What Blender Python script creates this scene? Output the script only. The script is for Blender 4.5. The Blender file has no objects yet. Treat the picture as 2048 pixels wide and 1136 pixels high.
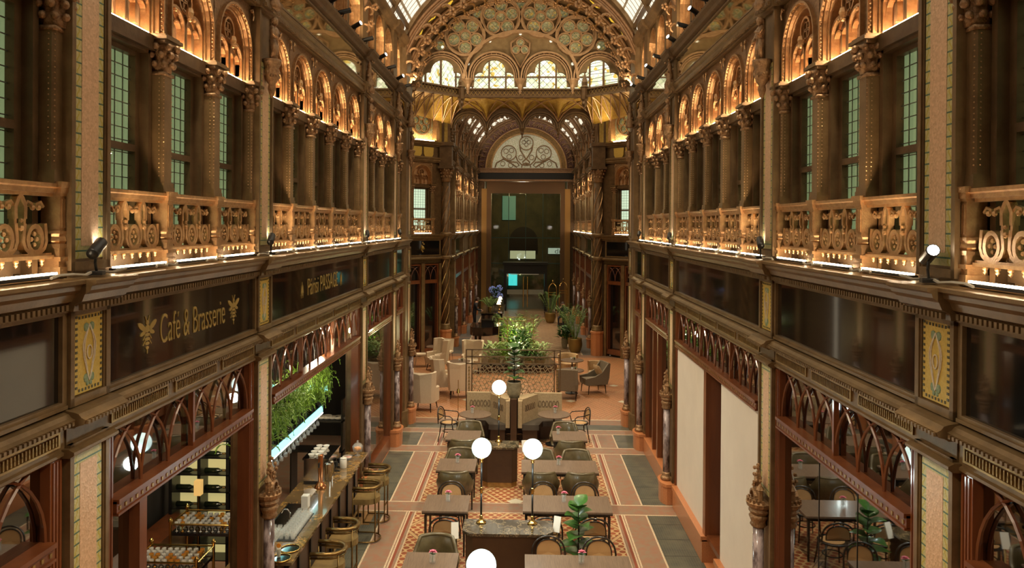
import bpy, math, random
from mathutils import Vector, Matrix
random.seed(7)
PI=math.pi; sin=math.sin; cos=math.cos
SC=bpy.context.scene; C=SC.collection
# ------------------------------------------------------------ camera
cam=bpy.data.cameras.new('camera'); co=bpy.data.objects.new('camera',cam); C.objects.link(co); SC.camera=co
cam.sensor_fit='HORIZONTAL'; cam.sensor_width=36; cam.lens=1491.1*36/2048
cam.shift_x=(1024-1005.5)/2048; cam.shift_y=(456.3-568)/2048
cam.clip_start=.05; cam.clip_end=300
_R=((0.99957148,0.02842278,0.00699989),(-0.02839597,0.99958915,-0.00389999),(-0.00710786,0.00369955,0.9999679))
co.matrix_world=Matrix(((_R[0][0],_R[2][0],-_R[1][0],.1253),(_R[0][1],_R[2][1],-_R[1][1],0),(_R[0][2],_R[2][2],-_R[1][2],5.4),(0,0,0,1)))
# ------------------------------------------------------------ world, exposure
W=bpy.data.worlds.new('world'); SC.world=W; W.use_nodes=True
W.node_tree.nodes['Background'].inputs[0].default_value=(1.0,.83,.58,1); W.node_tree.nodes['Background'].inputs[1].default_value=.3
SC.view_settings.view_transform='Standard'; SC.view_settings.look='None'; SC.view_settings.gamma=1
SC.view_settings.use_curve_mapping=False; SC.view_settings.exposure=1.1
SC.cycles.max_bounces=7; SC.cycles.glossy_bounces=4; SC.cycles.transparent_max_bounces=10; SC.cycles.diffuse_bounces=4
SC.cycles.sample_clamp_indirect=4
L_VAULT=.55; L_LED=28.0; L_ARCH=40.0
# ------------------------------------------------------------ materials
def nt(m): return m.node_tree.nodes,m.node_tree.links
def newmat(n):
    m=bpy.data.materials.new(n); m.use_nodes=True; return m
def mth(N,L,op,a,b=None,c=None):
    n=N.new('ShaderNodeMath'); n.operation=op
    for i,v in enumerate((a,b,c)):
        if v is None: continue
        if isinstance(v,(int,float)): n.inputs[i].default_value=v
        else: L.new(v,n.inputs[i])
    return n.outputs[0]
def mixc(N,L,f,a,b):
    n=N.new('ShaderNodeMix'); n.data_type='RGBA'
    for s,v in ((n.inputs[0],f),(n.inputs[6],a),(n.inputs[7],b)):
        if isinstance(v,(int,float)): s.default_value=v
        elif isinstance(v,tuple): s.default_value=(v[0],v[1],v[2],1)
        else: L.new(v,s)
    return n.outputs[2]
def xyz(N,L,kind='Object'):
    t=N.new('ShaderNodeTexCoord'); s=N.new('ShaderNodeSeparateXYZ'); L.new(t.outputs[kind],s.inputs[0])
    return t.outputs[kind],s.outputs[0],s.outputs[1],s.outputs[2]
def noise(N,L,vec,sc,det=4,rough=.6):
    n=N.new('ShaderNodeTexNoise'); n.inputs['Scale'].default_value=sc; n.inputs['Detail'].default_value=det; n.inputs['Roughness'].default_value=rough
    if vec is not None: L.new(vec,n.inputs['Vector'])
    return n.outputs['Fac']
def ramp(N,L,f,a,b):
    n=N.new('ShaderNodeMapRange'); n.inputs[1].default_value=a; n.inputs[2].default_value=b; L.new(f,n.inputs[0]); return n.outputs[0]
def bump(N,L,h,st,dist=.01):
    n=N.new('ShaderNodeBump'); n.inputs['Strength'].default_value=st; n.inputs['Distance'].default_value=dist; L.new(h,n.inputs['Height'])
    L.new(n.outputs[0],N['Principled BSDF'].inputs['Normal'])
def mat(n,c,r=.5,m=0,c2=None,sc=6,lo=.35,hi=.65,bp=0,bsc=40,stretch=None,coat=0,spec=.5):
    M=newmat(n); N,L=nt(M); B=N['Principled BSDF']
    B.inputs['Base Color'].default_value=(*c,1); B.inputs['Roughness'].default_value=r; B.inputs['Metallic'].default_value=m
    B.inputs['Coat Weight'].default_value=coat; B.inputs['Coat Roughness'].default_value=.08; B.inputs['Specular IOR Level'].default_value=spec
    v,x,y,z=xyz(N,L)
    if stretch:
        mp=N.new('ShaderNodeMapping'); mp.inputs['Scale'].default_value=stretch; L.new(v,mp.inputs[0]); v=mp.outputs[0]
    if c2: L.new(mixc(N,L,ramp(N,L,noise(N,L,v,sc),lo,hi),c,c2),B.inputs['Base Color'])
    if bp: bump(N,L,noise(N,L,v,bsc),bp)
    return M
def emat(n,c,s):
    M=newmat(n); N,L=nt(M); B=N['Principled BSDF']; B.inputs['Base Color'].default_value=(*c,1)
    B.inputs['Emission Color'].default_value=(*c,1); B.inputs['Emission Strength'].default_value=s; return M
bronze=mat('painted_bronze',(.16,.098,.043),.38,.35,(.235,.148,.068),5,bp=.15,bsc=30)
bronze_d=mat('dark_bronze',(.10,.058,.026),.42,.3,(.15,.09,.042),6,bp=.2,bsc=25)
carved=mat('carved_bronze',(.22,.12,.055),.36,.5,(.40,.24,.12),28,bp=.9,bsc=45)
copper=mat('gilded_copper',(.44,.255,.12),.30,.72,(.60,.37,.18),14,bp=.35,bsc=60)
gold=mat('polished_brass',(.75,.48,.14),.22,1)
gold_s=mat('old_gold',(.30,.19,.07),.35,.7,(.45,.29,.10),12)
mahog=mat('mahogany',(.13,.036,.011),.32,0,(.20,.060,.018),5,stretch=(1,1,.12),coat=.3)
wood=mat('dark_oak_table',(.13,.085,.058),.32,0,(.21,.145,.10),9,stretch=(14,.5,3),coat=.2)
granite=mat('pink_granite',(.42,.15,.055),.3,0,(.55,.22,.09),60,coat=.2)
marblec=mat('purple_marble',(.10,.07,.07),.15,0,(.42,.34,.34),9,.42,.6,coat=.5,stretch=(1,1,.4))
leather=mat('olive_leather',(.085,.066,.030),.3,0,(.13,.10,.05),7,bp=.1,bsc=90,coat=.15)
cream=mat('cream_upholstery',(.60,.50,.36),.8,0,(.68,.58,.43),60)
tan=mat('tan_upholstery',(.42,.28,.14),.85,0,(.52,.36,.19),30)
greyf=mat('grey_upholstery',(.16,.13,.09),.85,0,(.21,.175,.12),70)
orange=mat('orange_cushion',(.52,.20,.07),.85)
blackw=mat('black_bentwood',(.022,.016,.012),.25,0,coat=.4)
black=mat('black_metal',(.015,.014,.013),.35,.2)
dbrown=mat('brown_lacquer',(.055,.026,.013),.35,0,(.07,.034,.016),3)
ebony=mat('piano_black',(.008,.008,.009),.08,0,coat=1)
blackglass=mat('black_glass',(.006,.006,.006),.035,0,spec=1.0,coat=1)
def glassmat(n,tint,gl,rough=.02,pw=None):
    M=newmat(n); N,L=nt(M); N.remove(N['Principled BSDF'])
    t=N.new('ShaderNodeBsdfTransparent'); t.inputs[0].default_value=(*tint,1)
    g=N.new('ShaderNodeBsdfGlossy'); g.inputs['Roughness'].default_value=rough
    f=N.new('ShaderNodeFresnel'); f.inputs[0].default_value=1.5
    k=mth(N,L,'MULTIPLY_ADD',f.outputs[0],1.0,gl); k=mth(N,L,'MINIMUM',k,.97)
    ge=N.new('ShaderNodeNewGeometry'); k=mth(N,L,'MULTIPLY',k,mth(N,L,'SUBTRACT',1.0,ge.outputs['Backfacing']))
    mx=N.new('ShaderNodeMixShader'); L.new(k,mx.inputs[0]); L.new(t.outputs[0],mx.inputs[1]); L.new(g.outputs[0],mx.inputs[2])
    L.new(mx.outputs[0],N['Material Output'].inputs[0]); return M
glass=glassmat('clear_glass',(.93,.95,.93),.03)
shopglass=glassmat('reflecting_shop_glass',(.22,.21,.19),.30)
drinkglass=mat('drinking_glass',(.80,.84,.82),.05,0,coat=.6); drinkglass.node_tree.nodes['Principled BSDF'].inputs['Alpha'].default_value=.22
mirror=mat('old_mirror',(.55,.50,.36),.03,1)
chrome=mat('chrome',(.55,.52,.48),.12,1)
leaf_m=mat('leaf_green',(.020,.075,.010),.35,0,(.05,.15,.02),20,coat=.2)
palm_m=mat('palm_green',(.05,.13,.02),.5,0,(.16,.26,.05),30)
fern_m=mat('fern_green',(.07,.17,.012),.55,0,(.20,.36,.03),25)
pale_m=mat('variegated_leaf',(.10,.26,.05),.45,0,(.45,.50,.22),14)
ceramic=mat('aged_pot',(.23,.20,.13),.5,0,(.34,.30,.20),12)
white=mat('white_china',(.72,.68,.60),.35)
paper=mat('white_card',(.80,.76,.68),.6)
board=mat('off_white_board',(.70,.62,.52),.75,0,(.74,.66,.555),2)
darkgap=mat('dark_interior',(.018,.014,.010),.8)
plaster=mat('brown_plaster',(.12,.075,.035),.7)
pinkm=mat('pink_petal',(.75,.22,.33),.6); bluem=mat('blue_petal',(.16,.26,.80),.6,0,(.32,.44,.95),25)
skin=mat('skin',(.50,.26,.16),.55); suit=mat('dark_suit',(.012,.012,.016),.7); hairm=mat('hair',(.05,.03,.02),.6); shirt=mat('white_shirt',(.6,.58,.55),.7)
led=emat('warm_led',(1,.80,.53),L_LED); led2=emat('warm_led_arch',(1,.76,.48),L_ARCH)
globe_m=emat('opal_globe',(.74,.97,.95),.85); spot_m=emat('spot_lens',(1,.95,.85),18)
teal=emat('teal_light_panel',(.22,.62,.60),1.1); candle=emat('candle_glow',(1,.75,.4),2.2)
gold_w=mat('gold_leaf_vault',(.42,.25,.045),.42,.35,(.55,.36,.08),9,bp=.3,bsc=20)
def cane_mat():
    M=newmat('woven_cane'); N,L=nt(M); B=N['Principled BSDF']; v,x,y,z=xyz(N,L)
    w=[]
    for q in (x,y,z):
        w.append(mth(N,L,'SINE',mth(N,L,'MULTIPLY',q,520)))
    k=mth(N,L,'MULTIPLY',w[0],mth(N,L,'ADD',w[1],w[2])); L.new(mixc(N,L,ramp(N,L,k,-.3,.6),(.36,.20,.08),(.62,.40,.19)),B.inputs['Base Color']); B.inputs['Roughness'].default_value=.6
    return M
cane=cane_mat()
def mosaic_mat(n,a,b,zig=False):   # small tesserae; zig: wavy green and gold border
    M=newmat(n); N,L=nt(M); B=N['Principled BSDF']; v,x,y,z=xyz(N,L)
    vo=N.new('ShaderNodeTexVoronoi'); vo.inputs['Scale'].default_value=60; L.new(v,vo.inputs['Vector'])
    c=mixc(N,L,vo.outputs['Color'],a,b)
    if zig:
        s=mth(N,L,'MULTIPLY',mth(N,L,'SINE',mth(N,L,'MULTIPLY',z,75)),.012)
        d=mth(N,L,'ABSOLUTE',mth(N,L,'SUBTRACT',mth(N,L,'ABSOLUTE',y),mth(N,L,'ADD',s,.145)))
        c=mixc(N,L,ramp(N,L,d,.004,.010),(.48,.40,.05),c)
        c=mixc(N,L,mth(N,L,'GREATER_THAN',mth(N,L,'SINE',mth(N,L,'MULTIPLY_ADD',z,75,1.5)),.9),c,(.08,.16,.10))
    L.new(c,B.inputs['Base Color']); B.inputs['Roughness'].default_value=.35; B.inputs['Metallic'].default_value=.15
    bump(N,L,vo.outputs['Distance'],.3,.004); return M
mos_pink=mosaic_mat('rose_mosaic',(.58,.36,.20),(.80,.54,.34))
mos_edge=mosaic_mat('green_gold_mosaic_border',(.44,.42,.18),(.62,.54,.26),True)
mos_gold=mosaic_mat('gold_mosaic',(.50,.33,.05),(.62,.44,.10))
mos_dark=mosaic_mat('dark_mosaic_cubes',(.07,.05,.02),(.12,.12,.07)); mos_green=mosaic_mat('green_mosaic_leaf',(.16,.22,.12),(.26,.33,.20)); mos_white=mosaic_mat('pale_mosaic_ribbon',(.6,.5,.38),(.7,.62,.5))
def veined(n,base,vein,sc=1.2,rough=.12):
    M=newmat(n); N,L=nt(M); B=N['Principled BSDF']; v,x,y,z=xyz(N,L)
    f=noise(N,L,v,sc,8,.7); a=mth(N,L,'ABSOLUTE',mth(N,L,'SUBTRACT',f,.5)); g=noise(N,L,v,sc*3,5,.6)
    c=mixc(N,L,ramp(N,L,g,.35,.7),base,tuple(q*1.8 for q in base)); c=mixc(N,L,ramp(N,L,a,0,.014),vein,c)
    L.new(c,B.inputs['Base Color']); B.inputs['Roughness'].default_value=rough; B.inputs['Coat Weight'].default_value=.5; return M
counter_m=veined('gold_veined_brown_marble',(.10,.065,.03),(.42,.24,.06)); dmarble=veined('dark_veined_marble',(.045,.035,.022),(.30,.22,.12),2.5,.08)
# floor patterns (object space = world space, floor sits at the origin)
def frac(N,L,a): return mth(N,L,'FRACT',a)
def dots_mat(n,p,bg,dot,rad,lat,band,bw,star=None):
    """octagon dots in a staggered lattice, crossed by diagonal ribbons that form lozenges"""
    M=newmat(n); N,L=nt(M); B=N['Principled BSDF']; v,x,y,z=xyz(N,L)
    def dist(ox,oy):
        u=mth(N,L,'SUBTRACT',frac(N,L,mth(N,L,'MULTIPLY_ADD',x,1/p,ox)),.5); w=mth(N,L,'SUBTRACT',frac(N,L,mth(N,L,'MULTIPLY_ADD',y,1/lat,oy)),.5)
        u=mth(N,L,'MULTIPLY',u,p); w=mth(N,L,'MULTIPLY',w,lat)
        return mth(N,L,'SQRT',mth(N,L,'ADD',mth(N,L,'MULTIPLY',u,u),mth(N,L,'MULTIPLY',w,w)))
    d=mth(N,L,'MINIMUM',dist(0,0),dist(.5,.5))
    nz=noise(N,L,v,9); nf=noise(N,L,v,150,2)
    dc=mixc(N,L,ramp(N,L,nz,.35,.65),dot,tuple(q*.7 for q in dot)); bc=mixc(N,L,ramp(N,L,nf,.42,.58),bg,tuple(q*.62 for q in bg))
    c=mixc(N,L,ramp(N,L,d,rad*.92,rad*1.05),dc,bc)
    s1=mth(N,L,'ADD',mth(N,L,'MULTIPLY',x,1/band),mth(N,L,'MULTIPLY',y,1/(band*1.45))); s2=mth(N,L,'SUBTRACT',mth(N,L,'MULTIPLY',x,1/band),mth(N,L,'MULTIPLY',y,1/(band*1.45)))
    def tri(s): return mth(N,L,'ABSOLUTE',mth(N,L,'SUBTRACT',frac(N,L,s),.5))
    t=mth(N,L,'MINIMUM',tri(s1),tri(s2))
    rib=mth(N,L,'LESS_THAN',t,bw); c=mixc(N,L,rib,c,tuple(q*.85 for q in bg))
    edge=mth(N,L,'LESS_THAN',mth(N,L,'ABSOLUTE',mth(N,L,'SUBTRACT',t,bw)),bw*.17); c=mixc(N,L,edge,c,tuple(q*.35 for q in dot))
    ck=mth(N,L,'GREATER_THAN',mth(N,L,'MULTIPLY',mth(N,L,'SINE',mth(N,L,'MULTIPLY',x,190)),mth(N,L,'SINE',mth(N,L,'MULTIPLY',y,190))),.15)
    c=mixc(N,L,mth(N,L,'MULTIPLY',mth(N,L,'MULTIPLY',ck,rib),.6),c,tuple(q*.6 for q in dot))
    if star:
        sx,sy,r=star
        u=mth(N,L,'ABSOLUTE',mth(N,L,'MULTIPLY',mth(N,L,'SUBTRACT',frac(N,L,mth(N,L,'MULTIPLY_ADD',x,1/sx,.5)),.5),sx)); w=mth(N,L,'ABSOLUTE',mth(N,L,'MULTIPLY',mth(N,L,'SUBTRACT',frac(N,L,mth(N,L,'MULTIPLY_ADD',y,1/sy,.5)),.5),sy))
        c=mixc(N,L,mth(N,L,'LESS_THAN',mth(N,L,'ADD',u,w),r),c,(.62,.56,.42))
    L.new(c,B.inputs['Base Color']); B.inputs['Roughness'].default_value=.42; B.inputs['Coat Weight'].default_value=.08; return M
fl_dots=dots_mat('octagon_dot_mosaic_floor',.15,(.62,.42,.20),(.33,.085,.030),.054,.21,1.3,.034,(2.6,3.64,.17))
fl_hall=dots_mat('terracotta_dot_mosaic_floor',.13,(.58,.33,.16),(.40,.13,.05),.045,.20,1.6,.028,(1.6,2.3,.16))
fl_far=dots_mat('beige_dot_mosaic_floor',.36,(.42,.27,.15),(.22,.105,.055),.10,.5,9.0,.004)
fl_brown=mat('brown_stone_floor',(.27,.135,.085),.38,0,(.24,.17,.115),7,.4,.6,coat=.1)
fl_edge=mat('cream_mosaic_line',(.62,.52,.36),.5,0,(.30,.17,.10),90,.5,.56)
fl_red=mat('red_mosaic_line',(.22,.05,.022),.5)
def grate_mat():
    M=newmat('grey_green_paving_grid'); N,L=nt(M); B=N['Principled BSDF']; v,x,y,z=xyz(N,L)
    a=mth(N,L,'LESS_THAN',frac(N,L,mth(N,L,'MULTIPLY',x,25)),.22); b=mth(N,L,'LESS_THAN',frac(N,L,mth(N,L,'MULTIPLY',y,17)),.22); g=mth(N,L,'MAXIMUM',a,b)
    big=mth(N,L,'LESS_THAN',frac(N,L,mth(N,L,'MULTIPLY',y,1.55)),.03)
    c=mixc(N,L,g,(.085,.085,.065),(.032,.036,.030)); c=mixc(N,L,ramp(N,L,noise(N,L,v,3),.4,.7),c,(.115,.11,.075)); c=mixc(N,L,big,c,(.02,.02,.018))
    L.new(c,B.inputs['Base Color']); B.inputs['Roughness'].default_value=.4; return M
fl_grate=grate_mat()
fl_slate=mat('blue_grey_slate_floor',(.085,.090,.085),.35,0,(.14,.14,.125),5)
def stained(n,c1,c2,c3,e,sc=5.0):
    M=newmat(n); N,L=nt(M); B=N['Principled BSDF']; v,x,y,z=xyz(N,L)
    # lozenge leading
    u=mth(N,L,'ADD',x,y)
    a=mth(N,L,'ABSOLUTE',mth(N,L,'SUBTRACT',frac(N,L,mth(N,L,'MULTIPLY',mth(N,L,'ADD',u,z),sc)),.5)); b=mth(N,L,'ABSOLUTE',mth(N,L,'SUBTRACT',frac(N,L,mth(N,L,'MULTIPLY',mth(N,L,'SUBTRACT',u,z),sc)),.5))
    vo=N.new('ShaderNodeTexVoronoi'); vo.inputs['Scale'].default_value=sc*2.2; L.new(v,vo.inputs['Vector'])
    vs=N.new('ShaderNodeSeparateColor'); L.new(vo.outputs['Color'],vs.inputs[0])
    c=mixc(N,L,mth(N,L,'GREATER_THAN',vs.outputs[0],.6),c1,c2); c=mixc(N,L,mth(N,L,'GREATER_THAN',vs.outputs[1],.88),c,c3)
    c=mixc(N,L,mth(N,L,'LESS_THAN',mth(N,L,'MINIMUM',a,b),.035),c,(.03,.03,.02))
    L.new(c,B.inputs['Base Color']); L.new(c,B.inputs['Emission Color']); B.inputs['Emission Strength'].default_value=e; B.inputs['Roughness'].default_value=.25; return M
st_rose=stained('olive_rosette_glass',(.20,.21,.10),(.32,.31,.17),(.45,.32,.07),.16,9)
st_bright=stained('daylit_leaded_glass',(.55,.66,.50),(.80,.86,.80),(.50,.38,.08),.42,3.2)
st_pale=stained('pale_tracery_glass',(.48,.43,.27),(.60,.55,.38),(.30,.34,.16),.20,14)
yellow_gl=emat('amber_glass',(.55,.36,.03),.55); red_gl=emat('red_glass',(.45,.06,.01),.4)
def vault_mat():
    M=newmat('leaded_skylight_glass'); N,L=nt(M); B=N['Principled BSDF']; v,x,y,z=xyz(N,L)
    a=mth(N,L,'LESS_THAN',frac(N,L,mth(N,L,'MULTIPLY',y,3.3)),.16); b=mth(N,L,'LESS_THAN',frac(N,L,mth(N,L,'MULTIPLY',x,4.1)),.16); g=mth(N,L,'MAXIMUM',a,b)
    c=mixc(N,L,g,(.95,.86,.68),(.10,.07,.04)); L.new(c,B.inputs['Emission Color']); B.inputs['Base Color'].default_value=(.3,.27,.2,1); B.inputs['Emission Strength'].default_value=L_VAULT; return M
vault_m=vault_mat()
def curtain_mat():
    M=newmat('green_pleated_glow_blind'); N,L=nt(M); B=N['Principled BSDF']; v,x,y,z=xyz(N,L)
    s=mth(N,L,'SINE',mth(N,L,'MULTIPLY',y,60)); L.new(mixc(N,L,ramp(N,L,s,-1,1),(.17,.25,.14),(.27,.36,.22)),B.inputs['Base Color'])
    B.inputs['Emission Color'].default_value=(.29,.36,.18,1); B.inputs['Emission Strength'].default_value=.30; B.inputs['Roughness'].default_value=.8; return M  # blind glows by itself, brightness of the panes put into its emission
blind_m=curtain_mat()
# ------------------------------------------------------------ mesh builder
class MB:
    def __init__(s): s.v=[]; s.f=[]; s.mi=[]; s.m=0
    def add(s,vs,fs):
        b=len(s.v); s.v+=[tuple(p) for p in vs]; s.f+=[tuple(b+i for i in f) for f in fs]; s.mi+=[s.m]*len(fs); return s
    def box(s,x0,x1,y0,y1,z0,z1):
        return s.add([(x0,y0,z0),(x1,y0,z0),(x1,y1,z0),(x0,y1,z0),(x0,y0,z1),(x1,y0,z1),(x1,y1,z1),(x0,y1,z1)],
            [(0,3,2,1),(4,5,6,7),(0,1,5,4),(1,2,6,5),(2,3,7,6),(3,0,4,7)])
    def prism(s,pts,a,b,ax='z'):     # polygon extruded along an axis from a to b
        def P(p,t): return (p[0],p[1],t) if ax=='z' else ((t,p[0],p[1]) if ax=='x' else (p[0],t,p[1]))
        n=len(pts); return s.add([P(p,a) for p in pts]+[P(p,b) for p in pts],[tuple(range(n))[::-1],tuple(range(n,2*n))]+[(i,(i+1)%n,n+(i+1)%n,n+i) for i in range(n)])
    def band(s,A,B,a,b,ax='x',closed=False):   # solid band between two polylines in a plane
        def P(p,t): return (t,p[0],p[1]) if ax=='x' else ((p[0],t,p[1]) if ax=='y' else (p[0],p[1],t))
        n=len(A); v=[P(p,t) for t in (a,b) for q in (A,B) for p in q]; f=[]
        rng=range(n if closed else n-1)
        for i in rng:
            j=(i+1)%n
            f+=[(i,j,n+j,n+i),(2*n+i,3*n+i,3*n+j,2*n+j),(i,2*n+i,2*n+j,j),(n+i,n+j,3*n+j,3*n+i)]
        if not closed: f+=[(0,n,3*n,2*n),(n-1,3*n-1,4*n-1,2*n-1)]
        return s.add(v,f)
    def lathe(s,prof,c=(0,0,0),n=16,ax='z',caps=True,a0=0,a1=2*PI,sx=1,sy=1):
        full=abs(a1-a0-2*PI)<1e-6; m=n if full else n+1; v=[]
        for r,z in prof:
            for k in range(m):
                a=a0+(a1-a0)*k/n; x,y=r*cos(a)*sx,r*sin(a)*sy
                v.append((c[0]+x,c[1]+y,c[2]+z) if ax=='z' else ((c[0]+z,c[1]+x,c[2]+y) if ax=='x' else (c[0]+x,c[1]+z,c[2]+y)))
        f=[]
        for i in range(len(prof)-1):
            for k in range(n):
                k2=(k+1)%m; f.append((i*m+k,i*m+k2,(i+1)*m+k2,(i+1)*m+k))
        if caps and full:
            if prof[0][0]>1e-5: f.append(tuple(range(m))[::-1])
            if prof[-1][0]>1e-5: f.append(tuple((len(prof)-1)*m+k for k in range(m)))
        return s.add(v,f)
    def ball(s,c,r,n=10,sz=1):
        k=max(4,n//2); return s.lathe([(max(1e-4,r*sin(PI*i/k)),-r*sz*cos(PI*i/k)) for i in range(k+1)],c,n,caps=False)
    def tube(s,path,r,n=6,closed=False,flat=1.0,up=None):
        P=[Vector(p) for p in path]; m=len(P); rr=r if isinstance(r,(list,tuple)) else [r]*m
        v=[];pu=None
        for i in range(m):
            a=P[i-1] if (i>0 or closed) else P[i]; b=P[(i+1)%m] if (i<m-1 or closed) else P[i]
            t=(b-a); t=t.normalized() if t.length>1e-9 else Vector((0,0,1))
            if up is not None: u=Vector(up)
            elif pu is None: u=Vector((0,0,1)) if abs(t.z)<.9 else Vector((1,0,0))
            else: u=pu
            u=(u-t*u.dot(t)); u=u.normalized() if u.length>1e-6 else t.orthogonal().normalized(); pu=u; w=t.cross(u)
            for k in range(n):
                g=2*PI*(k+.5)/n; q=P[i]+u*cos(g)*rr[i]*flat+w*sin(g)*rr[i]; v.append(tuple(q))
        f=[]
        for i in range(m if closed else m-1):
            j=(i+1)%m
            for k in range(n): f.append((i*n+k,i*n+(k+1)%n,j*n+(k+1)%n,j*n+k))
        if not closed: f+=[tuple(range(n))[::-1],tuple((m-1)*n+k for k in range(n))]
        return s.add(v,f)
    def prof(s,pts,y0,y1,segs=None):   # profile (x,z) extruded along y
        n=len(pts); v=[(p[0],y0,p[1]) for p in pts]+[(p[0],y1,p[1]) for p in pts]
        return s.add(v,[tuple(range(n)),tuple(range(n,2*n))[::-1]]+[(i,n+i,n+(i+1)%n,(i+1)%n) for i in range(n)])
    def xf(s,M,start=0):
        for i in range(start,len(s.v)): s.v[i]=tuple(M@Vector(s.v[i]))
        return s
    def mesh(s,n,mats,smooth=False):
        me=bpy.data.meshes.new(n); me.from_pydata(s.v,[],s.f); mats=mats if isinstance(mats,(list,tuple)) else [mats]
        for m in mats: me.materials.append(m)
        if len(mats)>1: me.polygons.foreach_set('material_index',s.mi)
        if smooth: me.polygons.foreach_set('use_smooth',[True]*len(me.polygons))
        me.update(); return me
def ob(n,data,parent=None,loc=(0,0,0),rz=0):
    o=bpy.data.objects.new(n,data); C.objects.link(o); o.location=loc; o.rotation_euler=(0,0,rz)
    if parent is not None: o.parent=parent
    return o
def tag(o,label,cat,group=None,kind=None):
    o['label']=label; o['category']=cat
    if group: o['group']=group
    if kind: o['kind']=kind
    return o
def thing(n,label,cat,loc=(0,0,0),rz=0,group=None): return tag(ob(n,None,None,loc,rz),label,cat,group)
def part(n,mb,m,parent,smooth=False,label=None):
    o=ob(n,mb.mesh(n,m,smooth),parent)
    if label: o['label']=label
    return o
def single(n,mb,m,label,cat,loc=(0,0,0),rz=0,group=None,kind=None,smooth=False): return tag(ob(n,mb.mesh(n,m,smooth),None,loc,rz),label,cat,group,kind)
def struct(n,mb,m,label,cat='wall',smooth=False): return single(n,mb,m,label,cat,kind='structure',smooth=smooth)
KIDS={}
def kids(o):
    if o.name not in KIDS: KIDS[o.name]=[c for c in bpy.data.objects if c.parent==o]
    return KIDS[o.name]
def dup(o,loc=None,rz=None,label=None,group=None,parent=None,skip=()):
    r=o.copy(); C.objects.link(r)
    if parent is not None: r.parent=parent
    if loc is not None: r.location=loc
    if rz is not None: r.rotation_euler=(0,0,rz)
    if label: r['label']=label
    if group: r['group']=group
    for c in kids(o):
        if c.name.split('.')[0] in skip: continue
        dup(c,parent=r)
    return r
class Proto:     # first call places the original, later calls place copies
    def __init__(s,f): s.f=f; s.o=None; s.used=False
    def __call__(s,loc,rz,label,group=None,scale=None):
        if s.o is None: s.o=s.f(); o=s.o; o.location=loc; o.rotation_euler=(0,0,rz); o['label']=label
        else: o=dup(s.o,loc,rz,label)
        if group: o['group']=group
        elif 'group' in o: del o['group']
        if scale: o.scale=scale
        return o
def arc(cx,cz,r,a0,a1,n,ry=None):
    ry=r if ry is None else ry
    return [(cx+r*cos(a0+(a1-a0)*i/n),cz+ry*sin(a0+(a1-a0)*i/n)) for i in range(n+1)]
def ORD(i): return ('first','second','third','fourth','fifth','sixth','seventh','eighth','ninth','tenth','eleventh','twelfth','thirteenth','fourteenth','fifteenth','sixteenth','seventeenth','eighteenth')[i]
# ============================================================ THE PLACE
SIDES=((-1,'bar side'),(1,'boarded shop side'))
def on(s,d,y,z=0): return (s*d,y,z)
def RZ(s): return 0 if s>0 else PI
MOD=1.08
PIERS=[(5.36,.49),(9.04,.47),(14.8,.5),(18.26,.5)]
PNAME=['beside the café sign','between the two lettered signs','beyond the lettered palace sign','one before the hall corner']
MODS=[(3.49,0),(4.57,0)]+[(6.12+MOD*i,1) for i in range(3)]+[(9.72+MOD*i,2) for i in range(5)]+[(15.42+MOD*i,3) for i in range(3)]+[(18.68,4)]
BAYN=['at the frame edge','above the café sign level','in the long middle bay','in the third bay','just before the hall corner']
BAYS=[(1.2,5.11,0),(5.61,8.80,1),(9.28,14.55,2),(15.05,18.01,3),(18.51,19.75,4)]
def build_floor():
    m=MB(); M=[fl_brown,fl_dots,fl_grate,fl_edge,fl_red,fl_hall,fl_far,fl_slate,granite]
    def q(x0,x1,y0,y1,i):
        m.m=i; m.add([(x0,y0,0),(x1,y0,0),(x1,y1,0),(x0,y1,0)],[(0,1,2,3)])
    def row(y0,y1,cross):
        for s in (-1,1):
            def a(x0,x1,i): q(*(sorted((s*x0,s*x1))),y0,y1,i)
            if cross: a(0,3.3,0)
            else:
                a(0,1.86,1); a(1.86,1.885,3); a(1.885,1.93,0); a(1.93,1.975,4); a(1.975,2.0,3); a(2.0,2.02,0); a(2.02,2.045,3)
                a(2.045,2.43,0); a(2.43,2.46,3); a(2.46,3.05,2); a(3.05,3.3,8)
    def line(y): 
        q(-3.3,3.3,y,y+.035,3)
    for y0,y1 in ((-3,8.70),(9.18,13.96),(14.48,17.66),(18.18,19.32)): row(y0,y1,False)
    for y0,y1 in ((8.70,9.18),(13.96,14.48),(17.66,18.18),(19.32,19.75)):
        q(-3.3,3.3,y0,y0+.035,3); q(-3.3,3.3,y0+.035,y1-.035,0); q(-3.3,3.3,y1-.035,y1,3)
    q(-3.3,3.3,19.75,20.25,2); q(-3.3,3.3,20.25,20.75,0); q(-3.3,3.3,20.75,20.82,3)
    q(-5.6,5.6,20.82,30.6,5); q(-5.6,-3.3,19.0,20.82,0); q(3.3,5.6,19.0,20.82,0); q(-5.6,5.6,30.6,31.2,0)
    for i,(y0,y1) in enumerate(((31.2,35.6),(35.8,40.2),(40.4,44.6),(44.8,48.2))):
        q(-1.9,2.1,y0,y1,6); q(-3.3,-2.4,y0,y1,7); q(-2.4,-2.33,y0,y1,3); q(-2.33,-1.97,y0,y1,0); q(-1.97,-1.9,y0,y1,3)
        q(2.1,2.17,y0,y1,3); q(2.17,2.55,y0,y1,0); q(2.55,2.62,y0,y1,3); q(2.62,3.6,y0,y1,7)
        q(-3.3,3.6,y1,y1+.2,0)
    q(-9,9,48.4,56,7)
    q(-9,-3.3,-3,19.0,0); q(3.3,9,-3,19.0,0)
    struct('floor',m,M,'patterned stone and mosaic floor of the passage','floor')
build_floor()
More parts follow.
